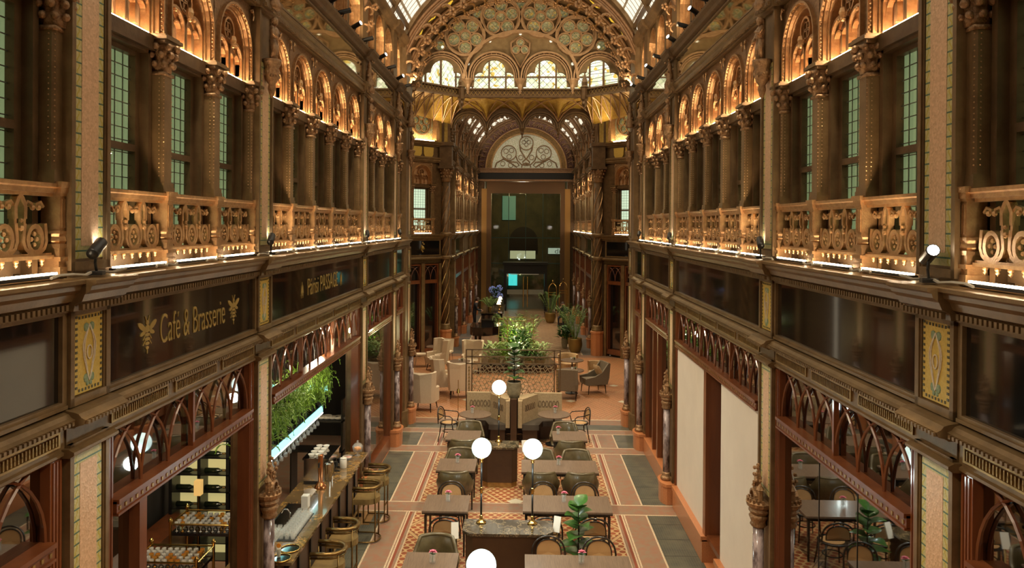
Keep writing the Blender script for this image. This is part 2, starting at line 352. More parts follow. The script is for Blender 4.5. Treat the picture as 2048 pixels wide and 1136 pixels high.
# ---- continuous mouldings; profile x is distance from the axis minus 3
def runs(s,y0,y1,piers):
    out=[];y=y0
    for c,w in piers:
        if c-w/2-.04>y: out.append((y,c-w/2-.04,0))
        out.append((c-w/2-.04,c+w/2+.04,-.07)); y=c+w/2+.04
    if y<y1: out.append((y,y1,0))
    return out
def moulding(n,label,profile,m,cat='trim',dent=None,s=1,y0=1.0,y1=20.3,piers=PIERS,off=0,xs=3.0,smooth=False):
    mb=MB()
    for a,b,o in runs(s,y0,y1,piers):
        mb.prof([(s*(xs+off+p[0]+o),p[1]) for p in profile],a,b)
        if dent:
            x,z0,z1,per,wd=dent; k=int((b-a)/per)
            for i in range(k):
                yy=a+per*(i+.5)
                mb.box(*sorted((s*(xs+off+x+o),s*(xs+off+x+o+.03))),yy-wd/2,yy+wd/2,z0,z1)
    return struct(n,mb,m,label,cat)
P_BELT=[(.16,3.97),(.05,3.97),(.03,3.985),(-.015,3.995),(-.03,4.03),(.0,4.045),(.02,4.07),(.05,4.08),(.16,4.10)]
P_CORN=[(.14,4.78),(.06,4.78),(.05,4.83),(.0,4.85),(-.02,4.90),(-.06,4.93),(-.07,4.96),(-.1,4.975),(-.1,5.0),(.30,5.02),(.30,4.8)]
P_STR=[(.16,7.98),(.07,7.98),(.06,8.02),(.03,8.04),(.03,8.09),(-.0,8.11),(-.01,8.15),(.03,8.17),(.04,8.2),(.16,8.22)]
P_UPC=[(.16,8.64),(.05,8.64),(.04,8.68),(-.02,8.70),(-.04,8.75),(-.09,8.79),(-.1,8.83),(.3,8.86),(.3,8.7)]
P_LOW=[(.16,3.76),(.08,3.76),(.05,3.78),(.05,3.80),(.09,3.82),(.16,3.82)]
P_EAVE=[(.2,10.12),(.08,10.12),(.06,10.18),(.0,10.22),(-.04,10.3),(-.04,10.36),(.3,10.4),(.3,10.2)]
n=0
for s,sn in SIDES:
    for p,lab,mm,dt in ((P_BELT,'toothed belt moulding over the shopfronts',bronze,(-.045,4.0,4.025,.045,.024)),(P_CORN,'stepped cornice ledge that carries the balustrades',bronze,(-.0,4.79,4.83,.05,.028)),
        (P_STR,'moulded string course over the gallery arches',bronze,(.01,7.99,8.03,.05,.03)),(P_UPC,'heavy upper cornice that carries the spotlights',bronze_d,None),(P_LOW,'thin lower moulding under the vent grilles',bronze,None),(P_EAVE,'eaves moulding below the glazed vault',bronze,None)):
        n+=1; moulding('trim_%d'%n,lab+' on the '+sn,p,mm,'trim',dt,s)
# ---- wall cores
for s,sn,wn in ((-1,'bar side','wall_left'),(1,'boarded shop side','wall_right')):
    m=MB(); B=lambda d0,d1,y0,y1,z0,z1:m.box(*sorted((s*d0,s*d1)),y0,y1,z0,z1)
    B(3.16,3.34,1,20.2,3.80,5.02)          # behind sign glass
    B(3.16,3.50,1,20.2,8.0,8.86)
    B(3.36,3.5,1,20.2,5.0,8.0)              # behind windows
    B(3.33,3.5,1,20.2,8.86,10.4)
    mb2=MB().box(*sorted((s*5.4,s*5.6)),-3,19,0,5.0).box(*sorted((s*3.5,s*5.4)),18.9,19,0,5); struct('wall_shop_back',mb2,darkgap,'dark rear wall of the shops on the '+sn,'wall')
    B(3.5,5.6,-3,19,4.9,5.0)
    for a,b,i in BAYS[:-1]:
        nb=BAYS[i+1][0]; B(3.33,3.36,b,nb,0,10.4)
    B(3.4,3.5,19.75,20.25,0,10.4)
    struct(wn,m,[bronze_d],'dark brown core wall of the '+sn,'wall')
# ---- arcade units (local x = away from the aisle, y along, z up)
def arch_pts(r,zs,zt,n=14,pre=3):   # stilted arch: springs at zs, half-round of radius r whose centre is at zt-r
    c=zt-r; return [(-r,zs+(c-zs)*i/pre) for i in range(pre)]+[(r*cos(PI-PI*i/n),c+r*sin(PI*i/n)) for i in range(n+1)]+[(r,c-(c-zs)*(i+1)/pre) for i in range(pre)]
def mk_column():
    t=thing('gallery_column','x','column')
    m=MB(); w=.085
    sh=[(.10,-w+.02),(.12,-w),(.22,-w),(.22,w),(.12,w),(.10,w-.02)]
    m.prism([(a,b) for a,b in sh],5.68,6.74); m.box(.085,.24,-.105,.105,5.66,5.72); m.box(.09,.23,-.095,.095,5.72,5.76)
    sh_=part('shaft',m,bronze,t)
    m=MB()
    for q in (-1,1):
        for i in range(24): m.ball((.105,q*(w-.012),5.82+i*.038),.006,5)
        for i in range(24): m.ball((.14,q*(w+.002),5.82+i*.038),.006,5)
    part('bead_trim',m,copper,sh_)
    m=MB(); m.box(.09,.23,-.095,.095,6.72,6.75)
    m.lathe([(.085,6.75),(.09,6.80),(.08,6.86),(.10,6.95),(.13,7.0)],(.16,0,0),8)
    for k in range(8):
        a=k*PI/4
        for zz,rr,sc in ((6.82,.10,.030),(6.90,.115,.034),(6.97,.135,.034)):
            m.ball((.16+rr*cos(a+zz*7),rr*sin(a+zz*7),zz),sc,6)
    part('capital',m,carved,t,True)
    m=MB(); m.box(.07,.3,-.13,.13,7.0,7.03); m.box(.04,.3,-.16,.16,7.03,7.06); m.box(.06,.3,-.14,.14,7.06,7.08)
    part('abacus',m,bronze,t); return t
def mk_arch():
    t=thing('gallery_arch','x','arch')
    A=[arch_pts(r,7.08,zt,14) for r,zt in ((.40,7.79),(.43,7.82),(.455,7.845),(.475,7.87))]
    m=MB(); m.band(A[0],A[1],.17,.34); m.band([(p[0]*.985,p[1]) for p in A[1]],A[2],.13,.34); m.band(A[2],A[3],.10,.34); part('archivolt',m,copper,t)
    m=MB(); n=len(A[3]); top=[(max(-.528,min(.528,p[0]*1.112)),7.98) for p in A[3]]
    half=.528; T=[]
    for i,p in enumerate(A[3]):
        if i<3: T.append((-half,p[1]))
        elif i>=n-3: T.append((half,p[1]))
        else:
            k=(i-3)/(n-7); T.append((-half+2*half*k,7.98))
    m.band(A[3],T,.14,.32); part('spandrel_panel',m,carved,t)
    m=MB()   # running beads on the archivolt face
    for i in range(26):
        a=PI*i/25; m.ball((.115,.442*cos(a),7.42+.42*sin(a)),.011,5)
    for q in (-1,1):
        for i in range(8): m.ball((.115,q*.442,7.12+i*.038),.011,5)
        m.tube([(.10,q*.40+(.04 if q<0 else -.04)*0,7.9),(.10,q*.47,7.93),(.10,q*.50,7.86),(.10,q*.475,7.80)],.010,5); m.ball((.10,q*.455,7.90),.02,6)
    part('bead_trim',m,copper,t)
    m=MB()   # tracery: two lancets, oculus and cusps
    for q in (-1,1):
        a=arch_pts(.17,7.08,7.45,10,2); b=arch_pts(.195,7.08,7.475,10,2)
        m.band([(p[0]+q*.2,p[1]) for p in a],[(p[0]+q*.2,p[1]) for p in b],.19,.27)
        a=arch_pts(.085,7.12,7.34,8,2); b=arch_pts(.10,7.12,7.355,8,2)
        for e in (-1,1): m.band([(p[0]+q*.2+e*.085,p[1]) for p in a],[(p[0]+q*.2+e*.085,p[1]) for p in b],.22,.27)
        m.ball((.2,q*.2,7.43),.022,6)
    m.band(arc(0,7.57,.12,0,2*PI,18)[:-1],arc(0,7.57,.145,0,2*PI,18)[:-1],.19,.27,closed=True)
    for k in range(4):
        a=k*PI/2+PI/4; m.band(arc(.055*cos(a),7.57+.055*sin(a),.045,0,2*PI,10)[:-1],arc(.055*cos(a),7.57+.055*sin(a),.058,0,2*PI,10)[:-1],.21,.26,closed=True)
    m.ball((.15,0,7.45),.04,8,1.5); m.ball((.15,0,7.39),.028,8)
    part('tracery',m,copper,t)
    m=MB(); m.prism([(p[0],p[1]) for p in A[0]],.29,.31,'x'); part('back_panel',m,mat_lun,t)
    return t
mat_lun=mat('lunette_panel',(.50,.29,.155),.5,.25,(.62,.39,.22),5)
def mk_window(hw=.31,label='x'):
    t=thing('gallery_window',label,'window'); t['kind']='structure'
    m=MB(); F=lambda y0,y1,z0,z1,x0=.28,x1=.36:m.box(x0,x1,y0,y1,z0,z1)
    e=hw+.07
    F(-.44,-e,5.0,7.08,.20,.36); F(e,.44,5.0,7.08,.20,.36); F(-.44,.44,6.93,7.06,.16,.36); F(-.44,.44,6.90,6.93,.2,.36)
    F(-e,-hw,5.05,6.93); F(hw,e,5.05,6.93); F(-hw,hw,6.86,6.93); F(-hw,hw,5.0,5.15); F(-hw,hw,6.02,6.08)
    part('window_frame',m,bronze_d,t)
    m=MB(); k=5
    for i in range(1,k): y=-hw+2*hw*i/k; m.box(.322,.33,y-.004,y+.004,5.15,6.86)
    for i in range(1,16): z=5.15+1.71*i/16; m.box(.322,.33,-hw,hw,z-.004,z+.004)
    part('lead_lattice',m,chrome_d,t)
    m=MB(); m.box(.333,.337,-hw,hw,5.1,6.9); part('pane',m,glass,t)
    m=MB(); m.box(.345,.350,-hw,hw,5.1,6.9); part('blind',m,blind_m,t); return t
chrome_d=mat('lead_came',(.16,.17,.13),.4,.6)
def mk_bal(nm=3):
    t=thing('balustrade','x','balustrade')
    y0,y1=-.44,.44
    m=MB(); m.prof([(.09,5.60),(.085,5.63),(.07,5.64),(.07,5.665),(.20,5.665),(.20,5.64),(.185,5.63),(.18,5.60)],-.47,.47); m.box(.11,.17,-.46,.46,5.575,5.60); part('handrail',m,copper,t)
    m=MB(); m.box(.10,.18,-.46,.46,5.15,5.175); m.box(.115,.165,-.46,.46,5.175,5.19); br=part('base_rail',m,copper,t)
    m=MB()
    for i in range(7):
        y=-.39+.13*i; m.lathe([(.018,5.15),(.020,5.135),(.010,5.125),(.016,5.115),(.008,5.105),(.001,5.095)],(.14,y,0),6)
    part('drop_fringe',m,copper,br,True)
    p=(y1-y0)/nm
    m=MB()
    for i in range(nm+1):                      # peaks sit between the rings
        y=y0+p*i
        if 0<i<nm:
            m.tube([(.14,y-.045,5.42),(.14,y-.048,5.50),(.14,y-.02,5.555),(.14,y,5.575),(.14,y+.02,5.555),(.14,y+.048,5.50),(.14,y+.045,5.42)],.021,4,flat=1.6,up=(1,0,0))
            m.tube([(.14,y-.045,5.42),(.14,y-.043,5.38)],.016,4,flat=1.6,up=(1,0,0)); m.tube([(.14,y+.045,5.42),(.14,y+.043,5.38)],.016,4,flat=1.6,up=(1,0,0))
            m.ball((.115,y,5.36),.020,6); m.ball((.115,y,5.41),.014,6)
        for q in (-1,1):
            if (i==0 and q<0) or (i==nm and q>0): continue
            e=y+q*p/2
            m.tube([(.14,y+q*.043,5.39),(.14,y+q*.035,5.33),(.14,y+q*.03,5.27),(.14,y+q*.05,5.225),(.14,e-q*.055,5.195),(.14,e,5.185)],.020,4,flat=1.6,up=(1,0,0))
            m.tube([(.14,y+q*.05,5.50),(.14,y+q*.08,5.535),(.14,e-q*.02,5.52),(.14,e-q*.02,5.50)],.013,4,flat=1.6,up=(1,0,0)); m.ball((.12,e-q*.03,5.495),.019,6)
    part('scroll_work',m,copper,t)
    for i in range(nm):
        m=MB(); y=y0+p*(i+.5); z=5.285
        m.tube([(.14,y+.073*sin(a),z+.088*cos(a)) for a in [2*PI*k/16 for k in range(16)]],.022,4,True,flat=1.5,up=(1,0,0))
        for a in (0,PI/2,PI,3*PI/2): m.ball((.13,y+.028*sin(a),z+.036*cos(a)),.017,6)
        part('ring_ornament',m,copper,t,False)
    return t
def mk_post():
    t=thing('balustrade_post','x','post')
    m=MB(); m.box(.06,.22,-.075,.075,5.02,5.09); m.box(.075,.21,-.065,.065,5.09,5.13); m.box(.055,.22,-.08,.08,5.13,5.16); m.box(.075,.21,-.06,.06,5.16,5.22); m.box(.065,.215,-.07,.07,5.22,5.25)
    m.lathe([(.055,5.25),(.068,5.27),(.06,5.30),(.066,5.32)],(.13,0,0),8); m.box(.065,.215,-.068,.068,5.32,5.34); part('post_base',m,copper,t)
    m=MB(); m.box(.075,.21,-.055,.055,5.34,5.58)
    for q in (-.036,-.012,.012,.036): m.box(.068,.076,q-.007,q+.007,5.36,5.56)
    part('fluted_shaft',m,copper,t)
    m=MB(); m.box(.065,.215,-.065,.065,5.58,5.60); m.box(.055,.225,-.075,.075,5.60,5.64); m.box(.045,.235,-.085,.085,5.64,5.68); part('post_cap',m,copper,t); return t
def mk_led():
    t=thing('light_strip','x','light strip')
    m=MB(); m.prof([(.03,5.022),(.09,5.022),(.09,5.045),(.03,5.045)],-.43,.43); part('housing',m,black,t)
    m=MB(); m.prof([(.05,5.046),(.07,5.046),(.07,5.058),(.05,5.058)],-.42,.42); part('diffuser',m,led,t); return t
def mk_led2():
    m=MB(); m.box(.185,.205,-.36,.36,7.062,7.078); return single('arch_light_strip',m,led2,'x','light strip')
def mk_uparch():
    t=thing('upper_arch','x','arch')
    A=[arch_pts(r,8.87,zt,12) for r,zt in ((.38,9.95),(.41,9.98),(.44,10.01),(.47,10.04))]
    m=MB(); m.band(A[0],A[1],.18,.32); m.band(A[1],A[2],.14,.32); m.band(A[2],A[3],.10,.32); part('archivolt',m,copper,t)
    m=MB(); m.box(.1,.3,-.53,-.47,8.87,10.15); m.box(.1,.3,.47,.53,8.87,10.15)
    T=[];n=len(A[3])
    for i,p in enumerate(A[3]): T.append((-.5,p[1]) if i<3 else ((.5,p[1]) if i>=n-3 else (-.5+(i-3)/(n-7),10.14)))
    m.band(A[3],T,.14,.3); part('spandrel_panel',m,bronze,t)
    m=MB()
    for q in (-1,1):
        a=arch_pts(.16,8.87,9.55,8,2); b=arch_pts(.185,8.87,9.575,8,2); m.band([(p[0]+q*.19,p[1]) for p in a],[(p[0]+q*.19,p[1]) for p in b],.2,.27)
    part('tracery',m,copper,t)
    m=MB(); m.prism(A[0],.29,.298,'x'); part('back_panel',m,mat_lun,t); return t
col=Proto(mk_column); arch=Proto(mk_arch); win=Proto(mk_window); bal=Proto(mk_bal); post=Proto(mk_post); ledp=Proto(mk_led); led2p=Proto(mk_led2); uar=Proto(mk_uparch)
for s,sn in SIDES:
    cnt={}
    for y,b in MODS:
        k=cnt[b]=cnt.get(b,-1)+1
        w='%s %s, %s'%(ORD(k),BAYN[b],sn); L0=on(s,3.0,y); r=RZ(s)
        arch(L0,r,'copper-lit arch with carved tracery, '+w,'lit arches over the gallery windows')
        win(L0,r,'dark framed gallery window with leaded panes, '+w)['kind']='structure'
        bal(L0,r,'gilded scrollwork balustrade panel, '+w,'balustrade panels on the ledge')
        ledp(L0,r,'glowing strip light at the balustrade foot, '+w,'strip lights under the balustrades')
        led2p(L0,r,'thin glowing strip on the window head, '+w,'strip lights at the arch feet')
        uar(L0,r,'tall lit arch of the top storey, '+w,'top storey arches')
        Lc=on(s,3.0,y+MOD/2)
        if 1:
            col(Lc,r,'bronze column with leafy capital, '+w,'slender columns between the gallery windows')
            post(Lc,r,'fluted copper post of the balustrade, '+w,'balustrade posts')
# ---- pilasters
def mk_pier():
    t=thing('mosaic_pilaster','x','pilaster'); h=.245
    m=MB(); m.box(.03,.3,-h,h,0.0,10.2)
    for z0,z1 in ((.42,3.84),(4.10,4.79),(5.06,8.0)):
        for q in (-1,1): m.box(.0,.03,q*h-.045*(q>0),q*h+.045*(q<0),z0,z1); m.box(.012,.03,q*(h-.055)-.01,q*(h-.055)+.01,z0,z1)
        m.box(.0,.03,-h,h,z0,z0+.06); m.box(.0,.03,-h,h,z1-.05,z1)
    m.box(.0,.05,-h,h,8.2,8.66); part('pilaster_frame',m,bronze,t)
    P=[(2.2,3.76),(4.17,4.74),(5.14,7.35)]
    for i in (0,2):
        z0,z1=P[i]; mb_=part('mosaic_border',MB().box(.018,.03,-.17,.17,z0,z1),mos_edge,t)
        part('mosaic_field',MB().box(.015,.03,-.105,.105,z0+.09,z1-.09),mos_pink,mb_)
    m=MB(); z0,z1=P[1]; m.box(.018,.03,-.17,.17,z0,z1); gp=part('gold_mosaic_panel',m,mos_gold,t)
    m=MB()
    for i in range(13):
        z=z0+.03+.042*i+.01; 
        for q in (-1,1): m.box(.014,.02,q*.155-.012,q*.155+.012,z,z+.018)
    for i in range(7):
        y=-.12+.04*i
        for z in (z0+.015,z1-.035): m.box(.014,.02,y-.008,y+.008,z,z+.02)
    part('mosaic_cube_border',m,mos_dark,gp)
    m=MB()
    for q in (-1,1):
        m.ball((.02,q*.035,z0+.10),.035,8); m.ball((.02,q*.035,z1-.10),.035,8); m.ball((.02,q*.02,z0+.06),.02,8)
    o=m
    for i in range(len(o.v)): o.v[i]=(min(.022,max(.012,o.v[i][0])),o.v[i][1],o.v[i][2])
    part('mosaic_leaves',m,mos_green,gp)
    m=MB(); zc=(z0+z1)/2
    for q in (-1,1):
        for rr in (.06,.08):
            m.tube([(.014,q*rr*sin(PI*k/14)*(1 if k<7 else .9)*(1-.25*sin(2*PI*k/14)),z0+.08+(z1-z0-.16)*k/14) for k in range(15)],.005,4)
    m.tube([(.013,.03*cos(a),zc+.05*sin(a)) for a in [2*PI*k/12 for k in range(12)]],.005,4,True)
    part('mosaic_ribbon',m,mos_white,gp)
    m=MB()                                             # pink granite foot
    b=[(.1,-.30),(-.10,-.30),(-.16,-.22),(-.19,-.12),(-.20,0),(-.19,.12),(-.16,.22),(-.10,.30),(.1,.30)]
    m.prism(b,0,.34); m.prism([(x*1.06-.005,y*1.04) for x,y in b],.34,.40); part('granite_foot',m,granite,t)
    m=MB(); m.lathe([(.10,.40),(.115,.43),(.10,.47),(.085,.48),(.09,.52),(.07,.56)],(-.06,0,0),14); m.lathe([(.075,1.80),(.10,1.83),(.085,1.86),(.10,1.90),(.115,1.93),(.09,1.96)],(-.06,0,0),14); part('column_ring_moulding',m,carved,t,True)
    m=MB(); m.lathe([(.068,.55),(.064,1.82)],(-.06,0,0),16); part('marble_colonnette',m,marblec,t,True)
    m=MB()
    m.lathe([(.10,1.96),(.13,2.0),(.12,2.03),(.15,2.06),(.16,2.10),(.12,2.12)],(-.05,0,0),12)
    for k in range(9):
        a=-PI/2-PI*.5+PI*k/8+PI/2; a=PI/2+PI*k/8
        m.box(-.05+.135*cos(a)-.012,-.05+.135*cos(a)+.012,.135*sin(a)-.015,.135*sin(a)+.015,2.10,2.15)
    for q in (-1,0,1):
        hh=.42 if q==0 else .25
        m.lathe([(.04,2.12),(.035,2.12+hh*.55),(.05,2.12+hh*.6),(.001,2.12+hh*.95)],(-.07,q*.085,0),6); m.ball((-.07,q*.085,2.12+hh),.022,6)
    m.band(arc(0,2.16,.075,0,PI,8),arc(0,2.16,.10,0,PI,8),-.14,-.05)
    for k in range(10): m.ball((-.09+random.uniform(-.03,.03),random.uniform(-.1,.1),2.2+.035*k),.024,5)
    part('gothic_canopy',m,carved,t); return t
def mk_statue():
    t=thing('carved_figure','x','statue')
    m=MB(); m.lathe([(.001,6.93),(.03,6.98),(.05,7.05),(.04,7.1),(.08,7.16),(.10,7.26),(.085,7.30),(.115,7.36),(.12,7.40)],(-.03,0,0),10)
    for k in range(10): m.ball((-.03+.085*cos(k*.63),.085*sin(k*.63),7.2+.02*(k%3)),.025,5)
    part('corbel',m,carved,t,True)
    m=MB()
    m.tube([(-.05,-.03,7.40),(-.07,-.04,7.52),(-.05,-.03,7.64)],[.03,.034,.045],8); m.tube([(-.05,.035,7.40),(-.075,.04,7.50),(-.05,.03,7.64)],[.03,.036,.045],8)
    m.tube([(-.05,0,7.60),(-.06,0,7.68),(-.055,0,7.76),(-.05,0,7.81)],[.06,.062,.07,.035],10,flat=.8)
    m.ball((-.06,0,7.87),.05,10,1.15); m.tube([(-.05,-.07,7.79),(-.10,-.10,7.70),(-.13,-.04,7.73)],[.026,.022,.016],7); m.tube([(-.05,.07,7.79),(-.08,.11,7.69),(-.13,.05,7.64)],[.026,.022,.016],7)
    part('figure',m,carved,t,True)
    m=MB(); m.lathe([(.11,8.02),(.12,8.06),(.10,8.12),(.11,8.2),(.07,8.3),(.08,8.36),(.04,8.5),(.05,8.54),(.001,8.72)],(-.02,0,0),8)
    for k in range(14): m.ball((-.02+.09*cos(k*1.3),.09*sin(k*1.3),8.08+.045*k),.026,5)
    part('carved_canopy',m,carved,t,True); return t
pier=Proto(mk_pier); stat=Proto(mk_statue)
for s,sn in SIDES:
    for i,(y,w) in enumerate(PIERS):
        pier(on(s,3.03,y),RZ(s),'tall bronze pilaster inlaid with rose mosaic, %s, %s'%(PNAME[i],sn),'mosaic pilasters')
        if i: stat(on(s,3.0,y),RZ(s),'small carved figure on a corbel, %s, %s'%(PNAME[i],sn),'carved figures on the pilasters')
    pier(on(s,3.0,20.35),RZ(s),'bronze corner pilaster with pale mosaic sliver at the hall, '+sn,'mosaic pilasters')
    m=MB(); m.prism([(.28,-.62),(.10,-.62),(.0,-.5),(-.02,-.26),(.28,-.26)],0,10.2); m.prism([(.3,-.72),(.04,-.72),(-.08,-.55),(-.08,-.31),(.3,-.31)],0,.42)
    for z in (4.0,5.0,8.1,8.8): m.prism([(.3,-.70),(.06,-.70),(-.06,-.53),(-.08,-.26),(.3,-.26)],z,z+.07)
    single('corner_pier',m,[bronze],'broad panelled brown corner pier at the hall, '+sn,'pier',on(s,3.03,20.35),RZ(s) if s>0 else RZ(s),kind=None) if s>0 else None
    if s<0:
        for i in range(len(m.v)): m.v[i]=(m.v[i][0],-m.v[i][1],m.v[i][2])
        m.f=[f[::-1] for f in m.f]; single('corner_pier',m,[bronze],'broad panelled brown corner pier at the hall, '+sn,'pier',on(s,3.03,20.35),RZ(s))
    stat(on(s,2.95,19.95),RZ(s),'small carved figure high on the hall corner pier, '+sn,'carved figures on the pilasters')
# ---- sign fascias, vent grilles and lettering
def mk_fascia(a,b):
    t=thing('sign_fascia','x','sign'); L=b-a; h=L/2
    m=MB(); x0,x1=.055,.15
    m.box(x0,x1,-h,h,4.10,4.15); m.box(x0,x1,-h,h,4.75,4.79); m.box(x0,x1,-h,-h+.05,4.15,4.75); m.box(x0,x1,h-.05,h,4.15,4.75)
    m.box(.04,.06,-h+.01,h-.01,4.10,4.125); m.box(.04,.06,-h+.01,h-.01,4.77,4.79); part('fascia_frame',m,bronze,t)
    part('black_glass',MB().box(.085,.095,-h+.05,h-.05,4.15,4.75),blackglass,t)
    m=MB(); m.box(.07,.16,-h,h,3.79,3.975); part('frieze_board',m,bronze,t)
    k=max(1,round(L/1.1))
    for i in range(k):
        y0=-h+L*i/k+.07; y1=-h+L*(i+1)/k-.07; m=MB(); m.box(.055,.07,y0,y1,3.845,3.86); m.box(.055,.07,y0,y1,3.94,3.955); m.box(.055,.07,y0,y0+.02,3.86,3.94); m.box(.055,.07,y1-.02,y1,3.86,3.94)
        j=int((y1-y0)/.035)
        for q in range(j):
            yy=y0+.02+(y1-y0-.04)*(q+.5)/j
            for z in (3.875,3.905): m.box(.058,.07,yy-.005,yy+.005,z-.012,z+.022)
        m2=part('vent_grille',m,gold_s,t)
    return t
def letter(txt,y0,y1,zc,h,parent,x=.082,m=None,n='gold_lettering'):
    cu=bpy.data.curves.new('t','FONT'); cu.body=txt; cu.extrude=.004; cu.offset=-.012; cu.size=1; o=bpy.data.objects.new('t',cu); C.objects.link(o); bpy.context.view_layer.update()
    me=bpy.data.meshes.new_from_object(o.evaluated_get(bpy.context.evaluated_depsgraph_get())); bpy.data.objects.remove(o)
    xs=[v.co.x for v in me.vertices]; ys=[v.co.y for v in me.vertices]; a,b,c,d=min(xs),max(xs),min(ys),max(ys)
    for v in me.vertices:
        u=(v.co.x-a)/(b-a); w=(v.co.y-c)/(d-c); zz=v.co.z; v.co=Vector((x-zz,y0+(y1-y0)*u,zc-h/2+h*w))
    me.materials.clear(); me.materials.append(m or gold_t); o=ob(n,me,parent); return o
gold_t=mat('sign_gold_leaf',(.40,.27,.07),.4,.3)
def bee(m,y,z,s,x=.078):
    E=lambda cy,cz,a,b,rot=0,n=12:m.prism([(y+s*(cy+a*cos(t)*cos(rot)-b*sin(t)*sin(rot)),z+s*(cz+a*cos(t)*sin(rot)+b*sin(t)*cos(rot))) for t in [2*PI*k/n for k in range(n)]],x,x+.006,'x')
    E(0,.052,.016,.014); E(0,.018,.026,.022)
    for k,w in enumerate((.030,.030,.024,.016)): E(0,-.016-.025*k,w,.0095)
    E(0,-.112,.005,.014)
    for q in (-1,1):
        E(q*.062,.034,.048,.017,q*.50); E(q*.050,-.004,.032,.012,-q*.30)
        m.prism([(y+q*s*p[0],z+s*p[1]) for p in ((.006,.062),(.022,.092),(.027,.090),(.012,.060))][::q],x,x+.006,'x')
        for e in (0,1): m.prism([(y+q*s*p[0],z+s*(p[1]-.03*e)) for p in ((.02,-.02),(.045,-.045),(.050,-.042),(.024,-.014))][::q],x,x+.006,'x')
FN=['with a grey reflection at the frame edge','','','in the third bay','narrow, by the hall corner']
for s,sn in SIDES:
    for a,b,i in BAYS:
        f=mk_fascia(a,b); c=(a+b)/2; f.location=on(s,3.0,c); f.rotation_euler=(0,0,RZ(s))
        lab='black glass sign band %s, %s'%(FN[i],sn)
        if s<0 and i==1:
            lab='black glass sign band lettered Café & Brasserie between two gold bees'
            # local y runs against world y on this side
            o=letter('Café & Brasserie',-(8.72-c) if 0 else (c-7.92),(c-6.50),4.46,.26,f)
            for v in o.data.vertices: v.co.y=(c-7.92)+(c-6.50)-v.co.y
            m=MB(); bee(m,c-6.27,4.47,1.5); bee(m,c-8.16,4.47,1.5); part('gold_bee_emblem',m,gold_t,f)
        elif s<0 and i==2:
            lab='black glass sign band lettered Párisi PASSAGE in thin gold capitals'
            o=letter('Párisi PASSAGE',(c-12.78),(c-11.0),4.46,.25,f)
            for v in o.data.vertices: v.co.y=(c-12.78)+(c-11.0)-v.co.y
            m=MB()
            for yy in (10.72,13.02):
                for q in (-1,0,1): m.prism([(c-yy+q*.035+p[0],4.42+p[1]+(.05 if q==0 else 0)) for p in ((0,-.10),(.022,-.01),(.0,.09),(-.022,-.01))],.078,.084,'x')
                m.prism([(c-yy-.06,4.36),(c-yy+.06,4.36),(c-yy+.05,4.385),(c-yy-.05,4.385)],.078,.084,'x')
            part('gold_crest_emblem',m,gold_t,f)
        elif i==1: lab='long black glass sign band above the window that mirrors the tables'
        elif i==2: lab=('' if s<0 else 'long black glass sign band above the white boarded shopfront')
        f['label']=lab; f['group']='black glass sign bands'
